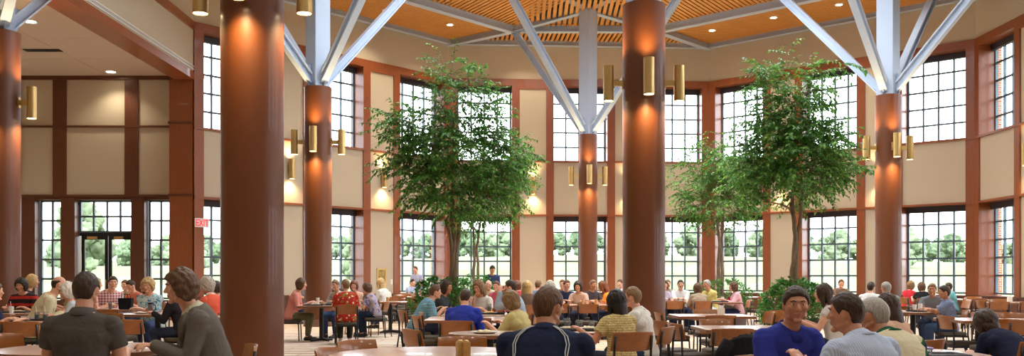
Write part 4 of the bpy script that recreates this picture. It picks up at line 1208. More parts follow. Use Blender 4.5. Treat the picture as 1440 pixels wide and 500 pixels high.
# ================================================================== FURNITURE
def make_chair_meshes():
    d = {}
    m = MB(); # upholstered pad
    rings = []
    for z, q in ((.375, .0), (.382, .012), (.412, .014), (.427, .004), (.431, -.03)):
        ring = []
        for j in range(32):
            t = 2 * PI * j / 32; e = 2 / 5
            x = (.205 + q) * abs(math.cos(t)) ** e * (1 if math.cos(t) > 0 else -1); y = (.205 + q) * abs(math.sin(t)) ** e * (1 if math.sin(t) > 0 else -1)
            ring.append(Vector((x * (1 + .06 * (y / .2)), y, z)))
        rings.append(ring)
    m.loft(rings); me = m.mesh('seat', M_seat); recalc(me); smooth(me, R(40)); d['seat'] = me
    # curved wooden back panel, taller in the middle
    m = MB(); n = 16; rows = []
    def pt(u, v, off):
        x = u * .222; y = -.205 - .055 * (1 - u * u) - (v - .5) * .045 + off
        z = .60 + v * .175 + (v - .5) * 2 * (.008 * (1 - u * u))
        return Vector((x * (1 - .03 * v), y, z))
    for i in range(n + 1):
        u = -1 + 2 * i / n; ring = []
        for v in (0, .03, .5, .97, 1): ring.append(pt(u, v, -.007 if 0 < v < 1 else -.003))
        for v in (1, .97, .5, .03, 0): ring.append(pt(u, v, .007 if 0 < v < 1 else .003))
        rows.append(ring)
    m.loft(rows); me = m.mesh('backrest', M_chairwood); recalc(me); smooth(me, R(35)); d['backrest'] = me
    for k, s in enumerate((-1, 1)):
        m = MB(); m.tube([(s * .205, -.285, 0), (s * .203, -.245, .2), (s * .200, -.215, .40), (s * .200, -.222, .6), (s * .20, -.243, .74)], .0125, 8)
        me = m.mesh('rear_leg', M_black); recalc(me); smooth(me); d['rear%d' % k] = me
        m = MB(); m.tube([(s * .20, .20, 0), (s * .198, .195, .2), (s * .196, .185, .375)], .0125, 8)
        me = m.mesh('front_leg', M_black); recalc(me); smooth(me); d['front%d' % k] = me
    m = MB(); 
    for s in (-1, 1): m.box2((s * .196 - .011, -.215, .348), (s * .196 + .011, .19, .376))
    m.box2((-.19, .172, .348), (.19, .19, .376)); m.box2((-.19, -.222, .348), (.19, -.204, .376))
    me = m.mesh('seat_frame', M_black); recalc(me); d['frame'] = me
    return d
CH = make_chair_meshes()
def chair(x, y, rz, label, group=None):
    r = empty('dining_chair', (x, y, 0), rz, label, 'chair', group)
    link('seat', CH['seat'], r); link('backrest', CH['backrest'], r); link('seat_frame', CH['frame'], r)
    for k in (0, 1): link('leg', CH['rear%d' % k], r); link('leg', CH['front%d' % k], r)
    return r
TT = .735
def table(x, y, label, r=None, sx=None, sy=None, rz=0, legs=1, group=None, cat='table'):
    t = empty('dining_table', (x, y, 0), rz, label, cat, group)
    m = MB()
    def ringf(off, z):
        if r: return [Vector(((r + off) * math.cos(2 * PI * j / 72), (r + off) * math.sin(2 * PI * j / 72), z)) for j in range(72)]
        out = []
        for cx_, cy_, a0 in ((1, 1, 0), (-1, 1, 90), (-1, -1, 180), (1, -1, 270)):
            for k in range(6):
                a = R(a0 + 90 * k / 5); q = .04
                out.append(Vector((cx_ * (sx / 2 - q) + (q + off) * math.cos(a), cy_ * (sy / 2 - q) + (q + off) * math.sin(a), z)))
        return out
    m.loft([ringf(-.004, TT - .006), ringf(-.002, TT - .001), ringf(-.006, TT)])
    obj('tabletop', m, M_tabletop, t, sm=30)
    m = MB(); m.loft([ringf(-.012, TT - .04), ringf(0, TT - .036), ringf(0, TT - .007), ringf(-.004, TT - .0055)]); obj('table_edge', m, M_tableedge, t, sm=40)
    pos = [(0, 0)] if legs == 1 else [(-sx * .3, 0), (sx * .3, 0)]
    R_ = (r or min(sx, sy) / 2)
    for px, py in pos:
        m = MB(); m.lathe([(.045, .03), (.045, TT - .06), (.12, TT - .052), (.12, TT - .04)], 24, (px, py, 0)); pd_ = obj('pedestal', m, M_black, t, sm=40)
        m = MB(); b = min(.36, R_ * .62)
        for k in range(4):
            a = R(45 + 90 * k); dx, dy = math.cos(a), math.sin(a)
            m.tube([(px, py, .045), (px + dx * b * .5, py + dy * b * .5, .035), (px + dx * b, py + dy * b, .022)], [.032, .026, .02], 8)
        obj('base', m, M_black, pd_, sm=50)
    return t

# ---------- things on the tables
def tray(x, y, z, rz, label, w=.42, d=.31):
    t = empty('serving_tray', (x, y, z), rz, label, 'tray')
    m = MB(); R4 = lambda o, zz: [Vector((sx_ * (w / 2 - .03) + (.03 + o) * math.cos(R(a0 + 18 * k)), sy_ * (d / 2 - .03) + (.03 + o) * math.sin(R(a0 + 18 * k)), zz)) for sx_, sy_, a0 in ((1, 1, 0), (-1, 1, 90), (-1, -1, 180), (1, -1, 270)) for k in range(6)]
    m.loft([R4(-.02, .002), R4(-.01, .002), R4(.004, .022), R4(.0, .025), R4(-.012, .009), R4(-.025, .008)])
    o = obj('tray_body', m, M_tray, t, sm=40); return t
def plate(x, y, z, label, food='e3d3a0', r=.125, name='plate', foodname='food'):
    p = empty('dinner_plate', (x, y, z), 0, label, 'plate')
    m = MB(); m.lathe([(.001, .002), (r * .6, .001), (r * .66, .006), (r, .02), (r, .023), (r * .64, .011), (.001, .009)], 32); obj('plate_body', m, M_plate, p, sm=40)
    if food:
        rr = random.Random(int(abs(x) * 1000)); m = MB()
        for k in range(7):
            a = rr.uniform(0, 6.28); q = rr.uniform(0, r * .4)
            m.ell((q * math.cos(a), q * math.sin(a), .02), (rr.uniform(.025, .04), rr.uniform(.02, .035), rr.uniform(.012, .022)), None, 10, 6)
        me = union(m, .006, 2); me.materials.append(mat('food_' + food, food, .7, noise_amt=.35, nscale=40, bump=.6, bscale=90)); link('food', me, p)
    return p
def cup(x, y, z, label, h=.11, r=.036, liquid=None, m_=None, straw=False, cat='cup'):
    c = empty('drinking_cup', (x, y, z), 0, label, cat)
    m = MB(); m.lathe([(r * .78, .001), (r, h), (r - .003, h), (r * .78 - .003, .005), (.001, .005)], 24); obj('cup_body', m, m_ or M_cup, c, sm=40)
    if liquid:
        m = MB(); m.lathe([(.001, .006), (r * .76 - .004, .006), (r * .92 - .004, h * .7), (.001, h * .7)], 20); obj('drink', m, mat('drink_' + liquid, liquid, .2), c, sm=40)
    if straw: obj('straw', MB().tube([(0.01, 0, .01), (-.02, 0.01, h + .08)], .0035, 6), M_white, c)
    return c
def shaker(x, y, z, label, col='c9a86a'):
    s = empty('salt_shaker', (x, y, z), 20, label, 'shaker'); w = .026
    m = MB(); m.loft([[Vector((a * k, b * k, zz)) for a, b in ((w, w), (-w, w), (-w, -w), (w, -w))] for zz, k in ((0, .95), (.004, 1), (.105, 1), (.112, .9))]); obj('shaker_body', m, mat('shaker_wood_' + col, col, .4, noise_amt=.15, nscale=30), s, bevel=.003)
    m = MB(); m.lathe([(.019, .111), (.019, .118), (.014, .122), (.001, .123)], 16); obj('shaker_cap', m, M_brass, s, sm=40); return s
def napkin_box(x, y, z, label, col='e9e4d6', rz=0):
    s = empty('napkin_dispenser', (x, y, z), rz, label, 'napkin holder')
    m = MB(); m.box2((-.05, -.035, 0), (.05, .035, .11)); obj('holder_body', m, mat('napkin_%s' % col, col, .5), s, bevel=.006)
    m = MB(); m.loft([[Vector((-.038, -.02, .105)), Vector((.038, -.02, .105)), Vector((.038, .02, .105)), Vector((-.038, .02, .105))], [Vector((-.03, -.004, .15)), Vector((.034, -.01, .145)), Vector((.03, .004, .14)), Vector((-.034, .008, .155))]]); obj('napkin', m, M_plate, s); return s
def bowl(x, y, z, label, r=.06, h=.05, col='e6e2d6', food=None):
    b = empty('bowl', (x, y, z), 0, label, 'bowl')
    m = MB(); m.lathe([(r * .5, .0), (r * .8, h * .4), (r, h), (r - .004, h), (r * .78, h * .45), (r * .4, .006), (.001, .006)], 28); obj('bowl_body', m, mat('bowl_' + col, col, .3), b, sm=40)
    if food:
        m = MB(); m.lathe([(.001, h * .75), (r * .6, h * .72), (r * .9, h * .6), (r * .6, h * .4), (.001, h * .4)], 20); obj('food', m, mat('food_' + food, food, .7, noise_amt=.35, nscale=40, bump=.6, bscale=90), b, sm=60)
    return b
# ================================================================== LAYOUT
C_ = cloth
def at(px, y): return (X_at(px, y), y, 0)
jeans = C_('jeans', '3a4a68'); dkjeans = C_('dark_jeans', '2a3146'); khaki = C_('khaki', '9b8c6c'); blackp = C_('black_trousers', '232226'); greyp = C_('grey_trousers', '56565a'); olive = C_('olive', '6d6a4c')
white = C_('white', 'e4e2de'); cream = C_('cream', 'd9cfae')
def sit(px, y, rz, short, desc, shirt, pants=dkjeans, ch=True, dz=0, back=0.0, **kw):
    """person on a chair; short names the person for the chair's label"""
    kw.setdefault('seed', int(abs(px) * 7 + y * 3) % 97)
    row = kw.pop('row', None)
    if row is not None: kw['top'] = EYE + (HZ - row) / F * (y + kw.pop('ahead', .0))
    p = person(at(px, y), rz, desc, shirt, pants, head_at=(px, y), **kw); loc = p.location
    if ch: chair(loc[0], loc[1], rz, 'wood-backed dining chair under %s' % short)
    return p
def ch(px, y, rz, label): return chair(X_at(px, y), y, rz, label)

# ---------------------------------------------------------------- left foreground
table(-3.42, 7.6, 'large round laminate table at bottom left, before the dark grey polo man', r=.68)
sit(121, 6.42, 4, 'the man in the dark grey polo', 'man in dark grey polo shirt seated with his back to us at lower left', C_('charcoal_polo', '55504a'), greyp, near=2, hair=('short', 'dark'), collar=C_('charcoal_polo', '55504a'), size=1.07, bulk=1.06, lean=4, curve=8, hands=[(-.2, .34, .775), (.2, .34, .775)], face=True, row=382)
sit(253, 7.3, 113, 'the man in the grey blazer', 'man in grey blazer and open pale collar leaning left, hands clasped on table', white, greyp, near=2, hair=('curly', 'brown'), jacket=C_('grey_blazer', '6e675e'), collar=C_('pale_collar', 'd8d2b4'), size=1.08, bulk=1.02, lean=15, curve=14, arms='clasp', hands=[(-.10, .47, .79), (-.02, .47, .79)], pitch=4, row=380)
# second table
table(X_at(30, 12.4), 12.4, 'round table at far left crowded with trays and cups', r=.62)
table(X_at(22, 15.4), 15.4, 'round table behind the crowded tray table at far left', r=.52)
ch(37, 11.5, 8, 'empty wood-backed chair left of the dark grey polo man, facing the trays')
ch(-2, 8.6, -150, 'chair with pale back just peeking in at the lower left edge')
sit(-8, 11.3, -40, 'the navy-sleeved person at the left edge', 'person in navy sleeves mostly cut off by the left edge', C_('navy', '262c44'), near=1, hair=('short', 'dark'), lean=10)
sit(30, 16.7, 178, 'the person in black and red', 'person in black top with red band seated behind the tray table at left', C_('black_red', '2a2022', 'stripes', '2a2022', 'b8352c', .55), blackp, hair=('bob', 'black'), tone='tan', lean=10, pitch=14, row=391)
sit(46, 18.2, -70, 'the blond person in the dark top', 'blond short-haired person in dark top behind the black and red shirt', C_('char2', '3a3636'), hair=('bob', 'blond'), female=True, row=386)
sit(83, 13.7, -62, 'the balding man in the cream jacket', 'balding man in cream jacket leaning over the tray table', C_('cream_jacket', 'd2c6a2'), khaki, near=1, hair=('bald', 'dark'), sleeve=1.9, lean=22, curve=12, bulk=1.1, row=387)
sit(94, 13.3, 112, 'the white-haired woman in glasses', 'white-haired woman with dark glasses in pale blue top facing the tray table', C_('pale_blue_top', 'b9c4cc'), dkjeans, near=1, hair=('curly', 'white'), female=True, glasses=True, sleeve=1.2, lean=10, size=.97, row=398)
sit(97, 17.2, 100, 'the dark-haired person behind the balding man', 'dark-haired person in tan top half hidden behind the balding man', C_('tan_top', 'a08a66'), hair=('short', 'dark'))
table(X_at(165, 17.2), 17.2, 'round table behind the dark grey polo man, with the black bag on it', r=.5)
sit(135, 17.6, -60, 'the blonde woman in pink', 'long-haired blonde woman in pale pink top beside the red plaid shirt', C_('pale_pink', 'dba79a'), hair=('long', 'blond'), female=True, sleeve=.5, row=390)
sit(159, 18.6, -150, 'the man in red and white plaid', 'man in red and white plaid shirt leaning left near the glass doors', C_('plaid', 'b02e34', 'plaid', 'e8dcdc'), hair=('short', 'dark'), sleeve=1.6, lean=18, side=-14, near=1, row=388)
sit(176, 21.5, 170, 'the brown-haired person behind the plaid shirt', 'brown-haired person in green top behind the plaid shirt man', C_('sage', '87917a'), hair=('short', 'brown'))
sit(184, 19.8, 150, 'the dark-haired person in coral', 'dark-haired person in coral top looking down, right of the plaid shirt', C_('coral', 'd27e66'), hair=('short', 'dark'), pitch=20, lean=14)
sit(204, 20.2, 120, 'the long dark-haired woman', 'woman with long dark hair in grey top behind the turquoise blouse', C_('mid_grey', '7d7a7c'), hair=('long', 'dark'), female=True)
ch(152, 15.9, 10, 'low chair back seen beyond the right shoulder of the dark grey polo')
ch(166, 14.2, -8, 'chair back turned to us before the black bag table')
table(X_at(222, 15.1), 15.1, 'round table in front of the turquoise blouse, steel mug on top', r=.6)
sit(208, 16.15, 176, 'the woman in the turquoise blouse', 'woman with short blond curls in a turquoise tie-dye blouse facing us', C_('turq', '4aa4b4', 'tiedye', 'dfe9e8', '2f86a4'), jeans, near=1, hair=('curly', 'blond'), female=True, sleeve=1.1, bulk=1.15, arms='cross', pitch=8, row=391)
sit(244, 13.9, 75, 'the black-sleeved person', 'person in black long sleeves mostly hidden behind the grey blazer', C_('black_knit', '26242a'), dkjeans, near=1, hair=('short', 'dark'), sleeve=1.9, lean=10)
ch(189, 12.0, -4, 'empty chair with light wood back between the polo man and blazer man')
sit(291, 14.6, 66, 'the grey-haired woman in coral', 'grey-haired woman in coral short-sleeved top with white collar, looking down left', C_('coral_red', 'd8604a'), C_('pale_grey_skirt', 'b8aaa6'), near=1, hair=('curly', 'grey'), female=True, collar=white, sleeve=.75, pitch=18, lean=10, row=390)
sit(303, 19.0, 110, 'the person in peach by the corner window', 'person in peach top with hair pulled up by the corner window', C_('peach', 'd9a184'), hair=('bob', 'dark'), female=True, arms='chin')
table(X_at(312, 14.0), 14.0, 'square table right of the grey blazer, partly behind the nearest column', sx=.9, sy=.9)
ch(312, 16.2, 175, 'chair behind the coral top, beside the nearest column')

# ---------------------------------------------------------------- middle left
table(X_at(452, 19.4), 19.4, 'table between the salmon blouse and the red floral blouse', sx=.85, sy=.9)
sit(424, 19.6, -84, 'the woman in the salmon blouse', 'woman in salmon blouse and olive trousers seated facing right behind the nearest column', C_('salmon', 'd98d7e'), olive, near=1, hair=('bob', 'brown'), female=True, sleeve=1.3, lean=14, size=1.02, row=391)
sit(425, 26.8, 150, 'the brown-haired person behind the salmon blouse', 'brown-haired person farther back behind the salmon blouse', C_('soft_blue', '8e9cb0'), hair=('short', 'brown'))
sit(486, 18.5, 14, 'the woman in the red floral blouse', 'woman with cropped brown hair in red floral blouse, back to us', C_('red_floral', 'c2332a', 'floral', 'ecd9a0', '7d8a3e'), C_('dark_olive', '34352c'), near=1, hair=('short', 'light'), female=True, bulk=1.2, sleeve=.8, yaw=14, shoes=M_shoe_pale, size=1.03, row=392)
sit(472, 20.6, 150, 'the person in the grey patterned shirt', 'brown-haired person in grey patterned shirt opposite the salmon blouse', C_('grey_pat', 'a8a49c', 'tiedye', 'c8c4ba', '8a8680'), jeans, hair=('short', 'light'), sleeve=1.3)
sit(498, 22.0, 178, 'the auburn-haired woman in peach', 'auburn-haired woman in peach top facing us beyond the red floral blouse', C_('peach2', 'dcae96'), hair=('bob', 'auburn'), female=True, arms='chin')
sit(471, 27.5, 170, 'the dark-haired person by the column', 'dark-haired person low beside the second column', C_('dark_brown', '4a3730'), hair=('short', 'dark'))
sit(516, 20.7, 78, 'the woman in the purple floral top', 'brown-haired woman in purple and orange floral top right of the red floral blouse', C_('purple_floral', 'a59aa6', 'floral', 'd0925c', '5d5a86'), dkjeans, hair=('curly', 'brown'), female=True, sleeve=.8, lean=16, pitch=15, row=398)
sit(535, 24.2, 62, 'the blonde woman in the white cardigan', 'woman with long blonde hair in white cardigan facing left', C_('offwhite', 'dcd8ce'), jeans, hair=('long', 'blond'), female=True, sleeve=1.9, lean=8, row=391)
table(X_at(549, 22.4), 22.4, 'empty square table before the blonde woman in white cardigan', sx=1.05, sy=.95)
ch(526, 21.6, -12, 'chair pushed in at the near left of the empty square table')
ch(581, 21.8, 24, 'chair with its back to us at the right of the empty square table')
ch(573, 23.4, 95, 'chair on the far right side of the empty square table')
table(X_at(558, 28.2), 28.2, 'far table near the brass plaque', sx=.9, sy=.9); table(X_at(592, 26.0), 26.0, 'far table left of the wide-crowned tree planter', sx=1.0, sy=.9)
table(X_at(574, 31.5), 31.5, 'farthest small table below the window beside the brass plaque', sx=.9, sy=.8)
for px, y, rz, t in ((545, 27.6, -80, 'left of the far table near the plaque'), (574, 27.4, 80, 'right of the far table near the plaque'), (562, 26.9, 5, 'nearest side of the far table near the plaque'), (566, 29.6, 175, 'behind the far table near the plaque'), (582, 25.0, 4, 'before the far table left of the planter'), (606, 25.2, 60, 'between the far table and the planter'), (590, 27.2, -170, 'behind left of the far table by the planter')):
    ch(px, y, rz, 'small distant chair ' + t)
sit(580, 32.3, -120, 'the seated man by the far window', 'seated man in light blue shirt by the far left window', C_('light_blue', 'a9b9d4'), hair=('short', 'dark'))
person(at(588, 33.2), 150, 'standing man in pale lavender shirt behind the seated man at the far window', C_('lavender', 'b4b6cc'), greyp, hair=('short', 'brown'), stand=True, arms='hold', size=1.0, seed=4)

# ---------------------------------------------------------------- middle
table(X_at(664, 13.2), 13.2, 'near half of the pushed-together tables behind the blue-shirted person', sx=1.25, sy=1.25)
table(X_at(668, 14.75), 14.75, 'far half of the pushed-together tables, set with trays', sx=1.0, sy=1.2)
sit(612, 15.3, -68, 'the person in the turquoise striped shirt', 'dark-haired person in turquoise, white and yellow striped shirt leaning right', C_('turq_stripes', '3f9cb4', 'stripes', 'd8dcc0', '4a86b8', 1.6), dkjeans, near=1, hair=('short', 'brown'), lean=26, curve=12, sleeve=.8, row=400)
sit(628, 16.1, -100, 'the dark-haired person beside the planter', 'dark-haired person in dark top in front of the leafy planter', C_('dark_teal', '3a4448'), hair=('bob', 'dark'), tone='tan', yaw=-20)
ch(608, 13.2, -72, 'empty chair with tilted wooden back at the left of the pushed-together tables')
ch(616, 14.2, -84, 'empty chair tucked close behind the tilted one, left of the pushed-together tables')
sit(655, 11.7, -10, 'the person in the royal blue shirt', 'person in royal blue shirt with back to us, leaning over the pushed-together tables', C_('royal_blue', '2b3a9c'), C_('blue_trousers', '2c3a86'), near=1, hair=('short', 'dark'), sleeve=1.0, lean=24, curve=16, pitch=28, row=407)
sit(673, 16.2, 150, 'the long-haired blonde woman', 'woman with long strawberry blond hair in white top eating at the trays', white, hair=('long', 'light'), female=True, near=1, arms='eat', lean=14, pitch=16, row=394)
person(at(690, 27.6), -165, 'standing man in navy jacket over pale shirt near the back windows', C_('navy_jacket', '3c4468'), dkjeans, hair=('short', 'dark'), stand=True, arms='hold', lean=12, pitch=20, sleeve=1.9, size=.98, seed=8)
sit(718, 14.6, 74, 'the dark-haired person in the pale denim jacket', 'dark-haired person in pale denim jacket facing left, hands raised', C_('pale_denim', '9fb0bf'), dkjeans, near=1, hair=('short', 'dark'), sleeve=1.9, arms='hold', lean=10, size=1.02, row=393)
sit(718, 10.5, 58, 'the person in the pale yellow shirt', 'light-haired person in pale yellow shirt left of the big navy jacket man', C_('pale_yellow', 'cdbf84'), khaki, near=1, hair=('bob', 'light'), lean=16, pitch=18, sleeve=1.0, female=True, row=414)
sit(741, 18.3, 6, 'the woman with long wavy blond hair', 'woman with long wavy blond hair seen from behind near the back windows', C_('brown_top', '6d5a50'), hair=('long', 'blond'), female=True, near=1, size=1.0, row=395)
table(X_at(688, 9.7), 9.7, 'small round table carrying the large salad plate', r=.42)
ch(668, 12.5, 2, 'chair with its plain back to us beside the royal blue shirt')
ch(606, 9.75, -58, 'empty chair left of the round foreground table, beyond its far edge')
table(X_at(616, 7.0), 7.0, 'large round laminate table in the centre foreground, two shakers on top', r=.8)
ch(647, 8.12, 178, 'chair pushed in at the far side of the centre foreground table')
ch(528, 7.75, -128, 'chair angled at the far left of the centre foreground table')
ch(500, 6.95, -100, 'chair at the left of the centre foreground table, cut by the bottom edge')
ch(652, 6.05, 4, 'chair at the near side of the centre foreground table, only its top edge in view')
sit(771, 5.2, -12, 'the big man in the navy jacket', 'big man with cropped hair in navy jacket with white piping, back to us', C_('navy_jacket2', '232b44'), blackp, near=2, hair=('short', 'brown'), bulk=1.3, lean=14, curve=18, sleeve=1.9, hands=[(-.08, .4, .785), (.12, .42, .785)], collar=C_('navy_jacket2', '232b44'), piping=C_('piping_white', 'cfd2d4'), yaw=-28, tone='tan', row=403)
table(X_at(808, 10.15), 10.15, 'round table before the couple, with trays and glasses', r=.5)
sit(866, 9.3, 22, 'the black-haired woman', 'woman with long black hair in yellow knit top, back to us, beside the middle column', C_('yellow_knit', 'a98e56', 'knit', 'd9c890'), dkjeans, near=2, hair=('long', 'black'), female=True, size=.98, sleeve=.6, lean=6, tone='tan', yaw=16, hands=[(-.36, .22, .79), (.1, .4, .785)], hairflow=.24, row=411)
sit(890, 10.2, 62, 'the man in the white polo', 'young man in white polo shirt facing left in front of the middle column', C_('white_polo', 'e2dfd6'), jeans, near=2, hair=('short', 'light'), size=1.02, lean=10, collar=C_('white_polo', 'e2dfd6'), sleeve=.75, arms='table', row=403)
table(X_at(824, 19.9), 19.9, 'long table before the slim back column with people around it', sx=1.7, sy=.85, legs=2)
ch(825, 19.0, 2, 'empty chair with its back to us at the long table before the slim column')
ch(787, 19.1, -8, 'chair at the left end of the long table, behind the big navy jacket man')
sit(813, 21.0, 165, 'the dark-haired woman in the light pink blouse', 'dark-haired woman in light pink blouse at the long table', C_('light_pink', 'd6b2a0'), hair=('bob', 'dark'), female=True, lean=12, pitch=10, row=395)
sit(797, 21.6, 200, 'the person in navy at the long table', 'person in navy top seated left of the light pink blouse', C_('navy3', '2c3552'), hair=('short', 'brown'))
sit(834, 21.4, -150, 'the man in dark grey at the long table', 'man in dark grey top between pink and orange blouses', C_('dkgrey3', '4c4348'), hair=('short', 'light'), tone='tan', lean=8)
sit(847, 20.4, 80, 'the woman in the orange blouse', 'woman with auburn hair in bright orange blouse facing left', C_('orange', 'e8913c'), jeans, hair=('long', 'auburn'), female=True, lean=16, pitch=10, hairflow=.2, row=395)
sit(872, 27.0, 140, 'the man in the white and blue shirt', 'man in white and blue shirt against the back wall, left of the middle column', C_('white_blue', 'd5dcec', 'tiedye', 'e8eaf2', 'a8b8dc'), hair=('short', 'brown'))
for px, y, rz, short, desc, col, hr, fem in (
    (698, 21.5, 160, 'the person in pink near the window', 'person in bright pink top low in front of the back window', 'd8687a', ('short', 'brown'), True),
    (687, 23.0, 175, 'the balding man near the window', 'pale-haired man in cream top by the back window', 'c9bf9e', ('bald', 'grey'), False),
    (727, 22.5, 30, 'the auburn-haired person in red', 'auburn-haired person in red top left of the wavy blond hair', 'b6484a', ('bob', 'auburn'), True),
    (757, 22.0, -20, 'the person in blue with light brown hair', 'light-brown-haired person in blue top right of the wavy blond hair', '8295b4', ('short', 'light'), False),
    (773, 23.5, 15, 'the blond person in lilac', 'blond person in lilac top behind the big navy jacket man', 'b5a4bc', ('bob', 'blond'), True),
    (791, 24.6, 170, 'the auburn-haired person at the back', 'auburn-haired person in brown top below the back window, left of the slim column', '8c6a58', ('short', 'auburn'), False),
    (774, 19.2, -30, 'the grey-haired person in white', 'grey-haired person in white top right behind the big navy jacket man', 'd8d4cc', ('curly', 'grey'), True)):
    sit(px, y, rz, short, desc, C_('far_%s' % col, col), hair=hr, female=fem, lean=8)
table(X_at(740, 21.0), 21.0, 'far table among the diners near the back windows', sx=.8, sy=.9)
table(X_at(775, 26.0), 26.0, 'farthest long table below the back wall panels', sx=1.2, sy=.8, legs=2)

# ---------------------------------------------------------------- right of the middle column
table(X_at(956, 22.6), 22.6, 'left one of the two tables between the diners right of the middle column', sx=.9, sy=.9)
table(X_at(1014, 22.2), 22.2, 'right one of the two tables between the diners, tray on top', sx=.85, sy=.9)
sit(957, 23.7, 172, 'the man in the white dress shirt', 'dark-haired man in white dress shirt facing us right of the middle column', white, hair=('short', 'dark'), near=1, sleeve=1.6, collar=white, arms='clasp', row=393)
sit(934, 23.2, -160, 'the dark-haired woman in lavender', 'dark-haired woman in lavender top half behind the middle column', C_('lav2', 'bdb2c6'), hair=('bob', 'dark'), female=True)
sit(939, 25.6, -170, 'the light-haired person at the back', 'light-haired person farther back, beside the middle column', C_('lav3', 'b7a9a0'), hair=('short', 'light'))
sit(981, 21.3, 8, 'the brown-haired woman in beige', 'brown-haired woman in beige top with her back to us', C_('beige', 'b7a48e'), near=1, hair=('bob', 'brown'), female=True, sleeve=1.0, row=400)
sit(994, 23.4, 120, 'the man in the yellow polo', 'grey-haired man in yellow polo with his hand to his chin', C_('yellow_polo', 'dcc878'), C_('white_trousers', 'cfd2d8'), near=1, hair=('short', 'grey'), arms='chin', tone='tan', collar=C_('yellow_polo', 'dcc878'), lean=12, row=393)
sit(1031, 22.3, 88, 'the woman in the pale pink shirt', 'woman with brown bob in pale pink shirt and dark jeans facing left', C_('pink_shirt', 'dfb0b4'), C_('indigo', '2b3456'), near=1, hair=('bob', 'brown'), female=True, sleeve=1.5, row=396)
ch(946, 21.4, 4, 'wood-backed chair with its back to us beside the middle column')
ch(947, 14.3, -84, 'side-on chair with dark seat right of the middle column, facing right')
table(X_at(1000, 14.3), 14.3, 'square table behind the empty chairs right of the middle column', sx=1.15, sy=1.0)
ch(1008, 13.35, 2, 'empty chair facing away, pushed to the square table behind the cluster')
ch(996, 15.3, 176, 'empty chair on the far side of the square table facing us')
table(X_at(1046, 10.75), 10.75, 'square table in front of the cluster of empty chairs, beside the blue polo man', sx=1.05, sy=.95)
ch(975, 10.9, -78, 'empty chair turned to the right at the left of the square table')
ch(1022, 9.95, 2, 'empty chair with the broadest wooden back, nearest of the cluster, facing away')
ch(1014, 11.65, -176, 'empty chair facing us behind the nearest broad-backed one')
ch(950, 11.6, -70, 'dark seat and leg of a chair low beside the middle column')
ch(1062, 8.6, 62, 'empty chair with its curved back angled left, touching the black draped jacket')
ch(1080, 14.9, 118, 'empty chair before the bushy planter, turned left')
ch(1062, 14.5, 95, 'empty chair left of the bushy planter, beside the one turned left')
ch(1063, 25.8, 110, 'small distant chair stacked with white light left of the bushy planter')
ch(1077, 26.6, 100, 'small distant chair right behind the pink shirt woman, near the wainscot')
table(X_at(1072, 27.8), 27.8, 'distant table by the wainscot left of the bushy planter', sx=.9, sy=.9)

# ---------------------------------------------------------------- right foreground group
table(2.75, 7.05, 'round table at bottom right with the purple-lidded container', r=.76)
sit(1119, 6.1, -158, 'the man in the royal blue polo', 'dark-haired man in royal blue polo shirt facing us, right foreground', C_('polo_blue', '343d98'), dkjeans, near=2, hair=('short', 'dark'), tone='tan', collar=C_('polo_blue', '343d98'), size=1.03, bulk=1.08, lean=12, curve=8, yaw=-28, sleeve=.8, ch=True, row=402)
sit(1157, 11.3, 70, 'the woman with long dark hair', 'woman with long dark hair in sleeveless white top facing left beyond the blue polo', C_('white_top', 'dcd6d0'), dkjeans, near=1, hair=('long', 'dark'), female=True, sleeve=.25, size=1.0, row=399)
sit(1190, 5.1, 26, 'the man in the light blue striped shirt', 'dark-haired man in light blue striped shirt, back to us, bottom right', C_('blue_pin', 'a9b9d4', 'pin', 'c6d2e6'), khaki, near=2, hair=('short', 'dark'), tone='tan', bulk=1.15, lean=16, curve=18, yaw=30, collar=C_('blue_pin', 'a9b9d4', 'pin', 'c6d2e6'), sleeve=.8, hands=[(-.30, .32, .84), (.2, .4, .785)], row=412)
sit(1229, 5.7, 24, 'the balding man in the color-block polo', 'balding grey-blond man in cream, green and navy color-block polo', C_('panel_polo', '2a3350', 'panels', '2f6a44', 'd8cfae'), khaki, near=2, hair=('receding', 'grey'), tone='tan', bulk=1.1, lean=24, curve=22, pitch=6, yaw=14, collar=C_('green_col', '1f5a3a'), sleeve=.8, row=418)
sit(1247, 8.2, 40, 'the dark-haired woman in peach', 'dark-haired woman in peach top and orange print skirt behind the color-block polo', C_('peach3', 'dcb49a'), C_('orange_print', 'b8863c', 'floral', 'c94f3a', '5f8a4a', 1.3), near=1, hair=('long', 'dark'), female=True, lean=14, pitch=10, size=.96, row=414)
sit(1183, 27.2, 175, 'the man by the right window', 'man in brown top facing us alone in front of the right window', C_('brown2', '7a6454'), hair=('short', 'brown'))
sit(1225, 19.4, -40, 'the dark-haired man in white', 'dark-haired man in white shirt turned away beside the right column', white, hair=('short', 'dark'), near=1, sleeve=.8, row=396)
sit(1246, 17.6, 30, 'the grey-haired man in sage green', 'grey-haired man in sage green shirt turned away before the right column', C_('sage2', '8e9a8c'), khaki, near=1, hair=('short', 'grey'), tone='tan', bulk=1.15, sleeve=1.2, lean=12, row=396)
table(X_at(1284, 16.0), 16.0, 'round table before the right column with trays and cups', r=.62)
sit(1328, 15.3, 76, 'the man in the blue shirt and jeans', 'dark-haired man in blue plaid shirt and jeans seated sideways facing left', C_('blue_plaid', '6f7fa2', 'plaid', '8f9cb8', None, 2.2), jeans, near=2, hair=('short', 'dark'), tone='tan', sleeve=.8, arms='cross', lean=4, curve=8, feet=.08, row=402)
sit(1311, 17.3, 150, 'the man in the grey shirt', 'brown-haired man in grey shirt facing us behind the round table', C_('grey_shirt', '7f7f86'), dkjeans, near=1, hair=('short', 'light'), tone='tan', sleeve=1.0, row=398)
sit(1281, 25.4, -60, 'the woman in red', 'light-haired woman in red top by the right window', C_('red', 'c8343e'), hair=('bob', 'light'), female=True, near=1, row=395)
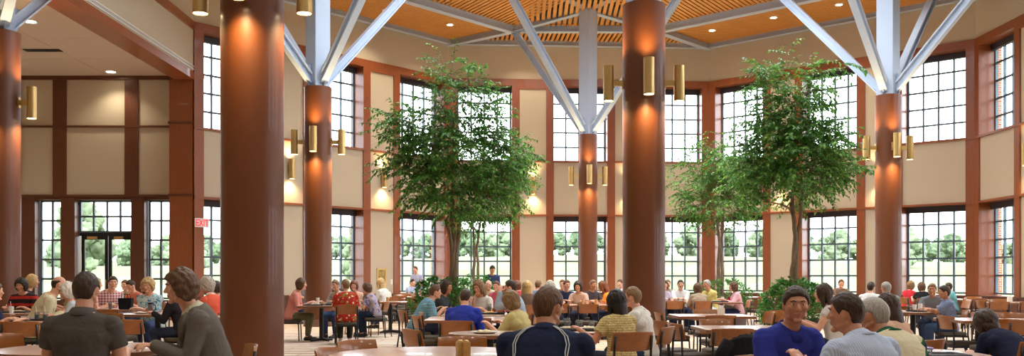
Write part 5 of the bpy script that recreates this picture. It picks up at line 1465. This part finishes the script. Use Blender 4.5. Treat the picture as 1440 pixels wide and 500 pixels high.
sit(1296, 24.4, -8, 'the woman in the black shirt', 'brown-haired woman in black shirt with her back to us by the right window', C_('black_shirt', '2c2a2e'), hair=('bob', 'brown'), female=True, near=1, row=397)
sit(1334, 24.6, 60, 'the person in teal', 'dark-haired person in teal top behind the blue shirted man', C_('teal', '78bcc0'), hair=('short', 'dark'), near=1, row=397)
table(X_at(1318, 25.6), 25.6, 'far table by the right window between red and teal tops', sx=1.1, sy=.9)
# far right tables
table(X_at(1380, 24.4), 24.4, 'empty table before the corner of the right walls', sx=1.0, sy=.9)
for px, y, rz, t in ((1346, 21.8, 88, 'with light wood back just right of the blue shirted man'), (1369, 23.8, 10, 'at the empty table before the wall corner'), (1372, 25.8, 170, 'behind the empty table before the wall corner')):
    ch(px, y, rz, 'empty chair ' + t)
table(X_at(1418, 21.9), 21.9, 'empty table at the far right wall with a white napkin holder', sx=1.15, sy=.9)
for px, y, rz, t in ((1392, 21.8, -85, 'at the left end of the far right wall table'), (1411, 22.9, 175, 'behind the far right wall table'), (1437, 20.9, 8, 'near side of the far right wall table, at the edge'), (1401, 20.9, -12, 'near side of the far right wall table, left one')):
    ch(px, y, rz, 'empty chair ' + t)
table(X_at(1376, 12.9), 12.9, 'table behind the hunched navy person at far right', sx=.85, sy=.95)
table(X_at(1490, 12.7), 12.7, 'table cut off by the right edge', sx=1.0, sy=.95)
ch(1352, 13.0, -86, 'empty side-on chair facing right, left of the table behind the hunched navy person')
ch(1396, 12.15, 2, 'empty chair with broad back directly behind the hunched navy person')
ch(1397, 14.1, -172, 'empty chair with pale glare on its back, beyond the table at far right')
ch(1430, 13.9, 178, 'empty chair facing us beyond the table at the right edge')
ch(1432, 11.9, -4, 'dark seated chair low at the right edge')
sit(1386, 8.0, 10, 'the hunched person in navy', 'hunched dark-haired person in navy top with back to us at lower right', C_('navy4', '20243c'), dkjeans, near=2, hair=('bob', 'dark'), lean=40, curve=30, pitch=26, sleeve=1.0, size=.86, top=1.0, female=True, hands=[(-.1, .55, .62), (.1, .55, .62)])

# ---------------------------------------------------------------- jacket over a chair
jk = MB()
jx, jy = X_at(1085, 7.3), 7.3
chair(jx, jy, -150, 'chair hidden under the draped black jacket beside the blue polo man')
def jacket_shell():
    m = MB(); rows = []
    for i in range(15):
        v = i / 14; row = []
        for j in range(40):
            t = 2 * PI * j / 40; c, s = math.cos(t), math.sin(t)
            hw = .235 + .05 * v + .02 * math.sin(v * 6); dp = .055 + .05 * v
            fold = .012 * math.sin(t * 7 + v * 3) * v
            z = .845 - .50 * v - .05 * (abs(c) ** 3) * (1 - v) + .012 * math.sin(t * 3)
            row.append(Vector(((hw + fold) * c, -.235 + (dp + fold) * s, z)))
        rows.append(row)
    m.loft(rows); return m
jr = empty('draped_jacket', (jx, jy, 0), -150, 'black jacket draped over a chair back beside the blue polo man', 'jacket')
jm = union(jacket_shell(), .009, 2); jm.materials.append(C_('black_jacket', '1c1b1e')); link('jacket_body', jm, jr)
for s in (-1, 1):
    sm_ = MB(); sm_.tube([(s * .20, -.25, .80), (s * .265, -.27, .68), (s * .285, -.28, .52), (s * .275, -.29, .36)], [.055, .062, .058, .05], 16); obj('sleeve', sm_, C_('black_jacket', '1c1b1e'), jr, sm=179)

# ---------------------------------------------------------------- things on tables
def P3(px, y): return X_at(px, y), y, TT
for px, y, rz, t in ((14, 12.25, 5, 'black serving tray nearest us on the crowded far left table'), (60, 12.55, -12, 'black serving tray before the balding man'), (24, 15.3, 0, 'black serving tray on the table behind, before the black and red shirt'), (690, 14.7, 8, 'black serving tray with food on the far pushed-together table'), (648, 14.5, -6, 'black serving tray left of the tray with food, pushed-together tables'), (813, 10.12, 0, 'black serving tray with plates before the couple'), (1296, 15.75, 5, 'black serving tray before the blue shirted man'), (1010, 22.0, 0, 'black serving tray before the yellow polo man'), (442, 19.25, 0, 'black serving tray by the salmon blouse'), (466, 19.55, 90, 'black serving tray by the red floral blouse')):
    X, Y, Z = P3(px, y); tray(X, Y, Z, rz, t)
X, Y, Z = P3(1316, 6.75); tray(X, Y, Z, 0, 'black serving tray right of the purple-lidded container', .40, .3)
for px, y, t, fd, r in ((14, 12.25, 'white plate heaped with yellow food at far left', 'e0c860', .12), (682, 9.6, 'large white plate of salad on the small round table', 'e2d2aa', .15), (799, 10.12, 'white plate left on the tray before the couple', 'cdbb92', .12), (828, 10.12, 'white plate right on the tray before the couple', 'd6c7a0', .115), (690, 14.65, 'white plate of pasta on the far pushed-together table', 'dfb04e', .12), (649, 14.45, 'white plate with greens on the left tray, pushed-together tables', 'b9a85a', .12), (25, 15.25, 'white plate on the table behind the crowded one', 'b08a5c', .12), (1299, 15.7, 'white plate before the blue shirted man', 'd8cfb8', .115), (1008, 22.0, 'white plate with greens before the yellow polo man', '9aa04c', .12), (444, 19.3, 'white plate by the salmon blouse', 'cbb890', .115), (198, 14.85, 'white plate by the steel mug', 'e4dccb', .12)):
    X, Y, Z = P3(px, y); on = not ('small round' in t or 'steel mug' in t); plate(X, Y, Z + (.0095 if on else .0), t, fd, min(r, .11) if on else r)
for px, y, t, kw in ((52, 12.55, 'clear cup nearer the balding man, second from the right', dict(liquid='8a8f92', straw=True)), (64, 12.55, 'clear squat cup with grey drink before the cream jacket', dict(liquid='9a9a94', straw=True)), (16, 15.0, 'white paper cup with straw before the black and red shirt', dict(m_=M_white, straw=True)), (447, 19.7, 'tall white cup before the salmon blouse', dict(m_=M_white, h=.15)), (440, 19.6, 'short white cup left of the tall one by the salmon blouse', dict(m_=M_white, h=.09)), (688, 15.1, 'tall clear glass of dark drink beside the pale denim jacket', dict(liquid='4a2a24', h=.15)), (697, 15.15, 'tall red cup beside the pale denim jacket', dict(m_=mat('red_cup', '9c2430', .3), h=.15)), (832, 10.3, 'clear glass nearest the yellow knit top', dict(liquid='b8b4ac', h=.1)), (815, 10.45, 'clear glass in the middle behind the plates before the couple', dict(liquid='c8c4bc', h=.1)), (797, 10.4, 'clear glass at the left behind the plates before the couple', dict(liquid='d0ccc4', h=.12)), (1286, 16.1, 'white cup on the round table before the right column', dict(m_=M_white, h=.11)), (1278, 15.9, 'amber glass on the round table before the right column', dict(liquid='b8803c', h=.12)), (1294, 16.3, 'second white cup behind the tray before the right column', dict(m_=M_white, h=.12)), (1025, 22.3, 'red cup before the pale pink shirt', dict(m_=mat('red_cup', '9c2430', .3))), (1016, 22.5, 'white cup before the yellow polo man', dict(m_=M_white)), (1286, 6.95, 'squat clear cup behind the purple-lidded container', dict(h=.09)), (545, 22.5, 'small tan cup alone on the empty square table', dict(m_=mat('tan_cup', 'b98a58', .5), h=.10)), (838, 20.1, 'tan paper cup on the long table before the orange blouse', dict(m_=mat('tan_cup', 'b98a58', .5))), (820, 20.0, 'second tan paper cup on the long table, nearer the pink blouse', dict(m_=mat('tan_cup', 'b98a58', .5))), (155, 17.0, 'amber glass on the table behind the polo man', dict(liquid='c8a060', h=.14))):
    X, Y, Z = P3(px, y); cup(X, Y, Z, t, **kw)
X, Y, Z = P3(647, 6.75); shaker(X, Y, Z, 'left of the two square wooden shakers on the centre foreground table'); X, Y, Z = P3(655.5, 6.72); shaker(X, Y, Z, 'right, slightly darker one of the two wooden shakers in the centre foreground', 'b98f50')
for px, y, t in ((1420, 22.2, 'white napkin holder on the far right wall table'), (1014, 14.3, 'pale napkin holder on the square table among the empty chairs'), (548, 28.2, 'tiny white napkin holder on the far table near the plaque')):
    X, Y, Z = P3(px, y); napkin_box(X, Y, Z, t)
for px, y, t, fd in ((36, 12.6, 'white bowl in the middle of the crowded far left table', 'cbb890'), (668, 15.0, 'white bowl in the middle of the far pushed-together table', 'd8b468')):
    X, Y, Z = P3(px, y); bowl(X, Y, Z, t, food=fd)
# steel mug with handle
X, Y, Z = P3(212, 14.75); mg = empty('travel_mug', (X, Y, Z), 0, 'tall steel travel mug with black handle before the turquoise blouse', 'mug')
m = MB(); m.lathe([(.034, .0), (.042, .02), (.042, .15), (.040, .155), (.001, .155)], 24); obj('mug_body', m, mat('brushed_steel', '9a9a9c', .3, metal=1), mg, sm=40)
m = MB(); m.lathe([(.043, .152), (.043, .172), (.036, .18), (.001, .18)], 24); obj('lid', m, M_black, mg, sm=40)
obj('handle', MB().tube([(.04, 0, .14), (.075, 0, .13), (.078, 0, .07), (.042, 0, .05)], .008, 8), M_black, mg, sm=179)
# bag on the table
X, Y, Z = P3(177, 16.85); bg_ = empty('tote_bag', (X, Y, Z), 0, 'black open tote bag standing on the table beside the plaid shirt', 'bag')
m = MB(); m.loft([[Vector((a * .11 * k, b * .06 * k, z)) for a, b in ((1, 1), (-1, 1), (-1, -1), (1, -1))] for z, k in ((0, .9), (.02, .98), (.2, 1.08), (.205, 1.04), (.19, 1.0))]); obj('bag_body', m, C_('bag_black', '201f24'), bg_, bevel=.008)
for s in (-1, 1): obj('bag_handle', MB().tube([(-.06, s * .06, .19), (-.05, s * .055, .27), (.05, s * .055, .27), (.06, s * .06, .19)], .006, 6), C_('bag_black', '201f24'), bg_, sm=179)
# lidded food container
X, Y, Z = P3(1293, 6.62); fc = empty('food_container', (X, Y, Z), 4, 'clear plastic food container with lavender lid at bottom right', 'container')
def rr_(w, d, z, q=.018): return [Vector((sx_ * (w / 2 - q) + q * math.cos(R(a0 + 18 * k)), sy_ * (d / 2 - q) + q * math.sin(R(a0 + 18 * k)), z)) for sx_, sy_, a0 in ((1, 1, 0), (-1, 1, 90), (-1, -1, 180), (1, -1, 270)) for k in range(6)]
m = MB(); m.loft([rr_(.125, .105, .0), rr_(.142, .12, .07), rr_(.138, .116, .07), rr_(.12, .10, .004)]); obj('container_body', m, M_cup, fc, sm=40)
m = MB(); m.loft([rr_(.15, .128, .066), rr_(.152, .13, .068), rr_(.152, .13, .078), rr_(.144, .122, .081), rr_(.13, .108, .079)]); obj('lid', m, mat('lavender_lid', '9a9ad4', .35), fc, sm=40)
m = MB(); m.loft([rr_(.118, .1, .006), rr_(.128, .108, .03)]); obj('leftover_food', m, mat('food_e2d2aa', 'e2d2aa', .7), fc, sm=60)
# ------------------------------------------------------------------ camera, sky, view
cd = bpy.data.cameras.new('camera'); cam = bpy.data.objects.new('camera', cd); COL.objects.link(cam)
cam.location = (0, 0, EYE); cam.rotation_euler = (R(90), 0, 0)
cd.sensor_fit = 'HORIZONTAL'; cd.sensor_width = 36; cd.lens = F / 1440 * 36; cd.shift_y = (HZ - 250) / 1440
cd.clip_start = .05; cd.clip_end = 600
scene.camera = cam
w = bpy.data.worlds.new('sky'); scene.world = w; w.use_nodes = True
bg = w.node_tree.nodes['Background']
bg.inputs['Color'].default_value = (.88, .945, 1.02, 1); bg.inputs['Strength'].default_value = 6.0
sd_ = bpy.data.lights.new('sun', 'SUN'); sd_.energy = 1.5; sd_.angle = R(25); sd_.color = (1, .96, .88)
so = bpy.data.objects.new('sun', sd_); COL.objects.link(so); so.rotation_euler = (R(38), R(8), 0)
vs_ = scene.view_settings; vs_.view_transform = 'Standard'; vs_.look = 'None'; vs_.exposure = 0.45; vs_.gamma = 1; vs_.use_curve_mapping = False
cy = scene.cycles
cy.use_denoising = True; cy.max_bounces = 7; cy.diffuse_bounces = 4; cy.glossy_bounces = 3; cy.transmission_bounces = 4; cy.transparent_max_bounces = 12
cy.sample_clamp_indirect = 6; cy.caustics_reflective = False; cy.caustics_refractive = False
cy.use_light_tree = True
bpy.data.scenes.remove(_tmp)
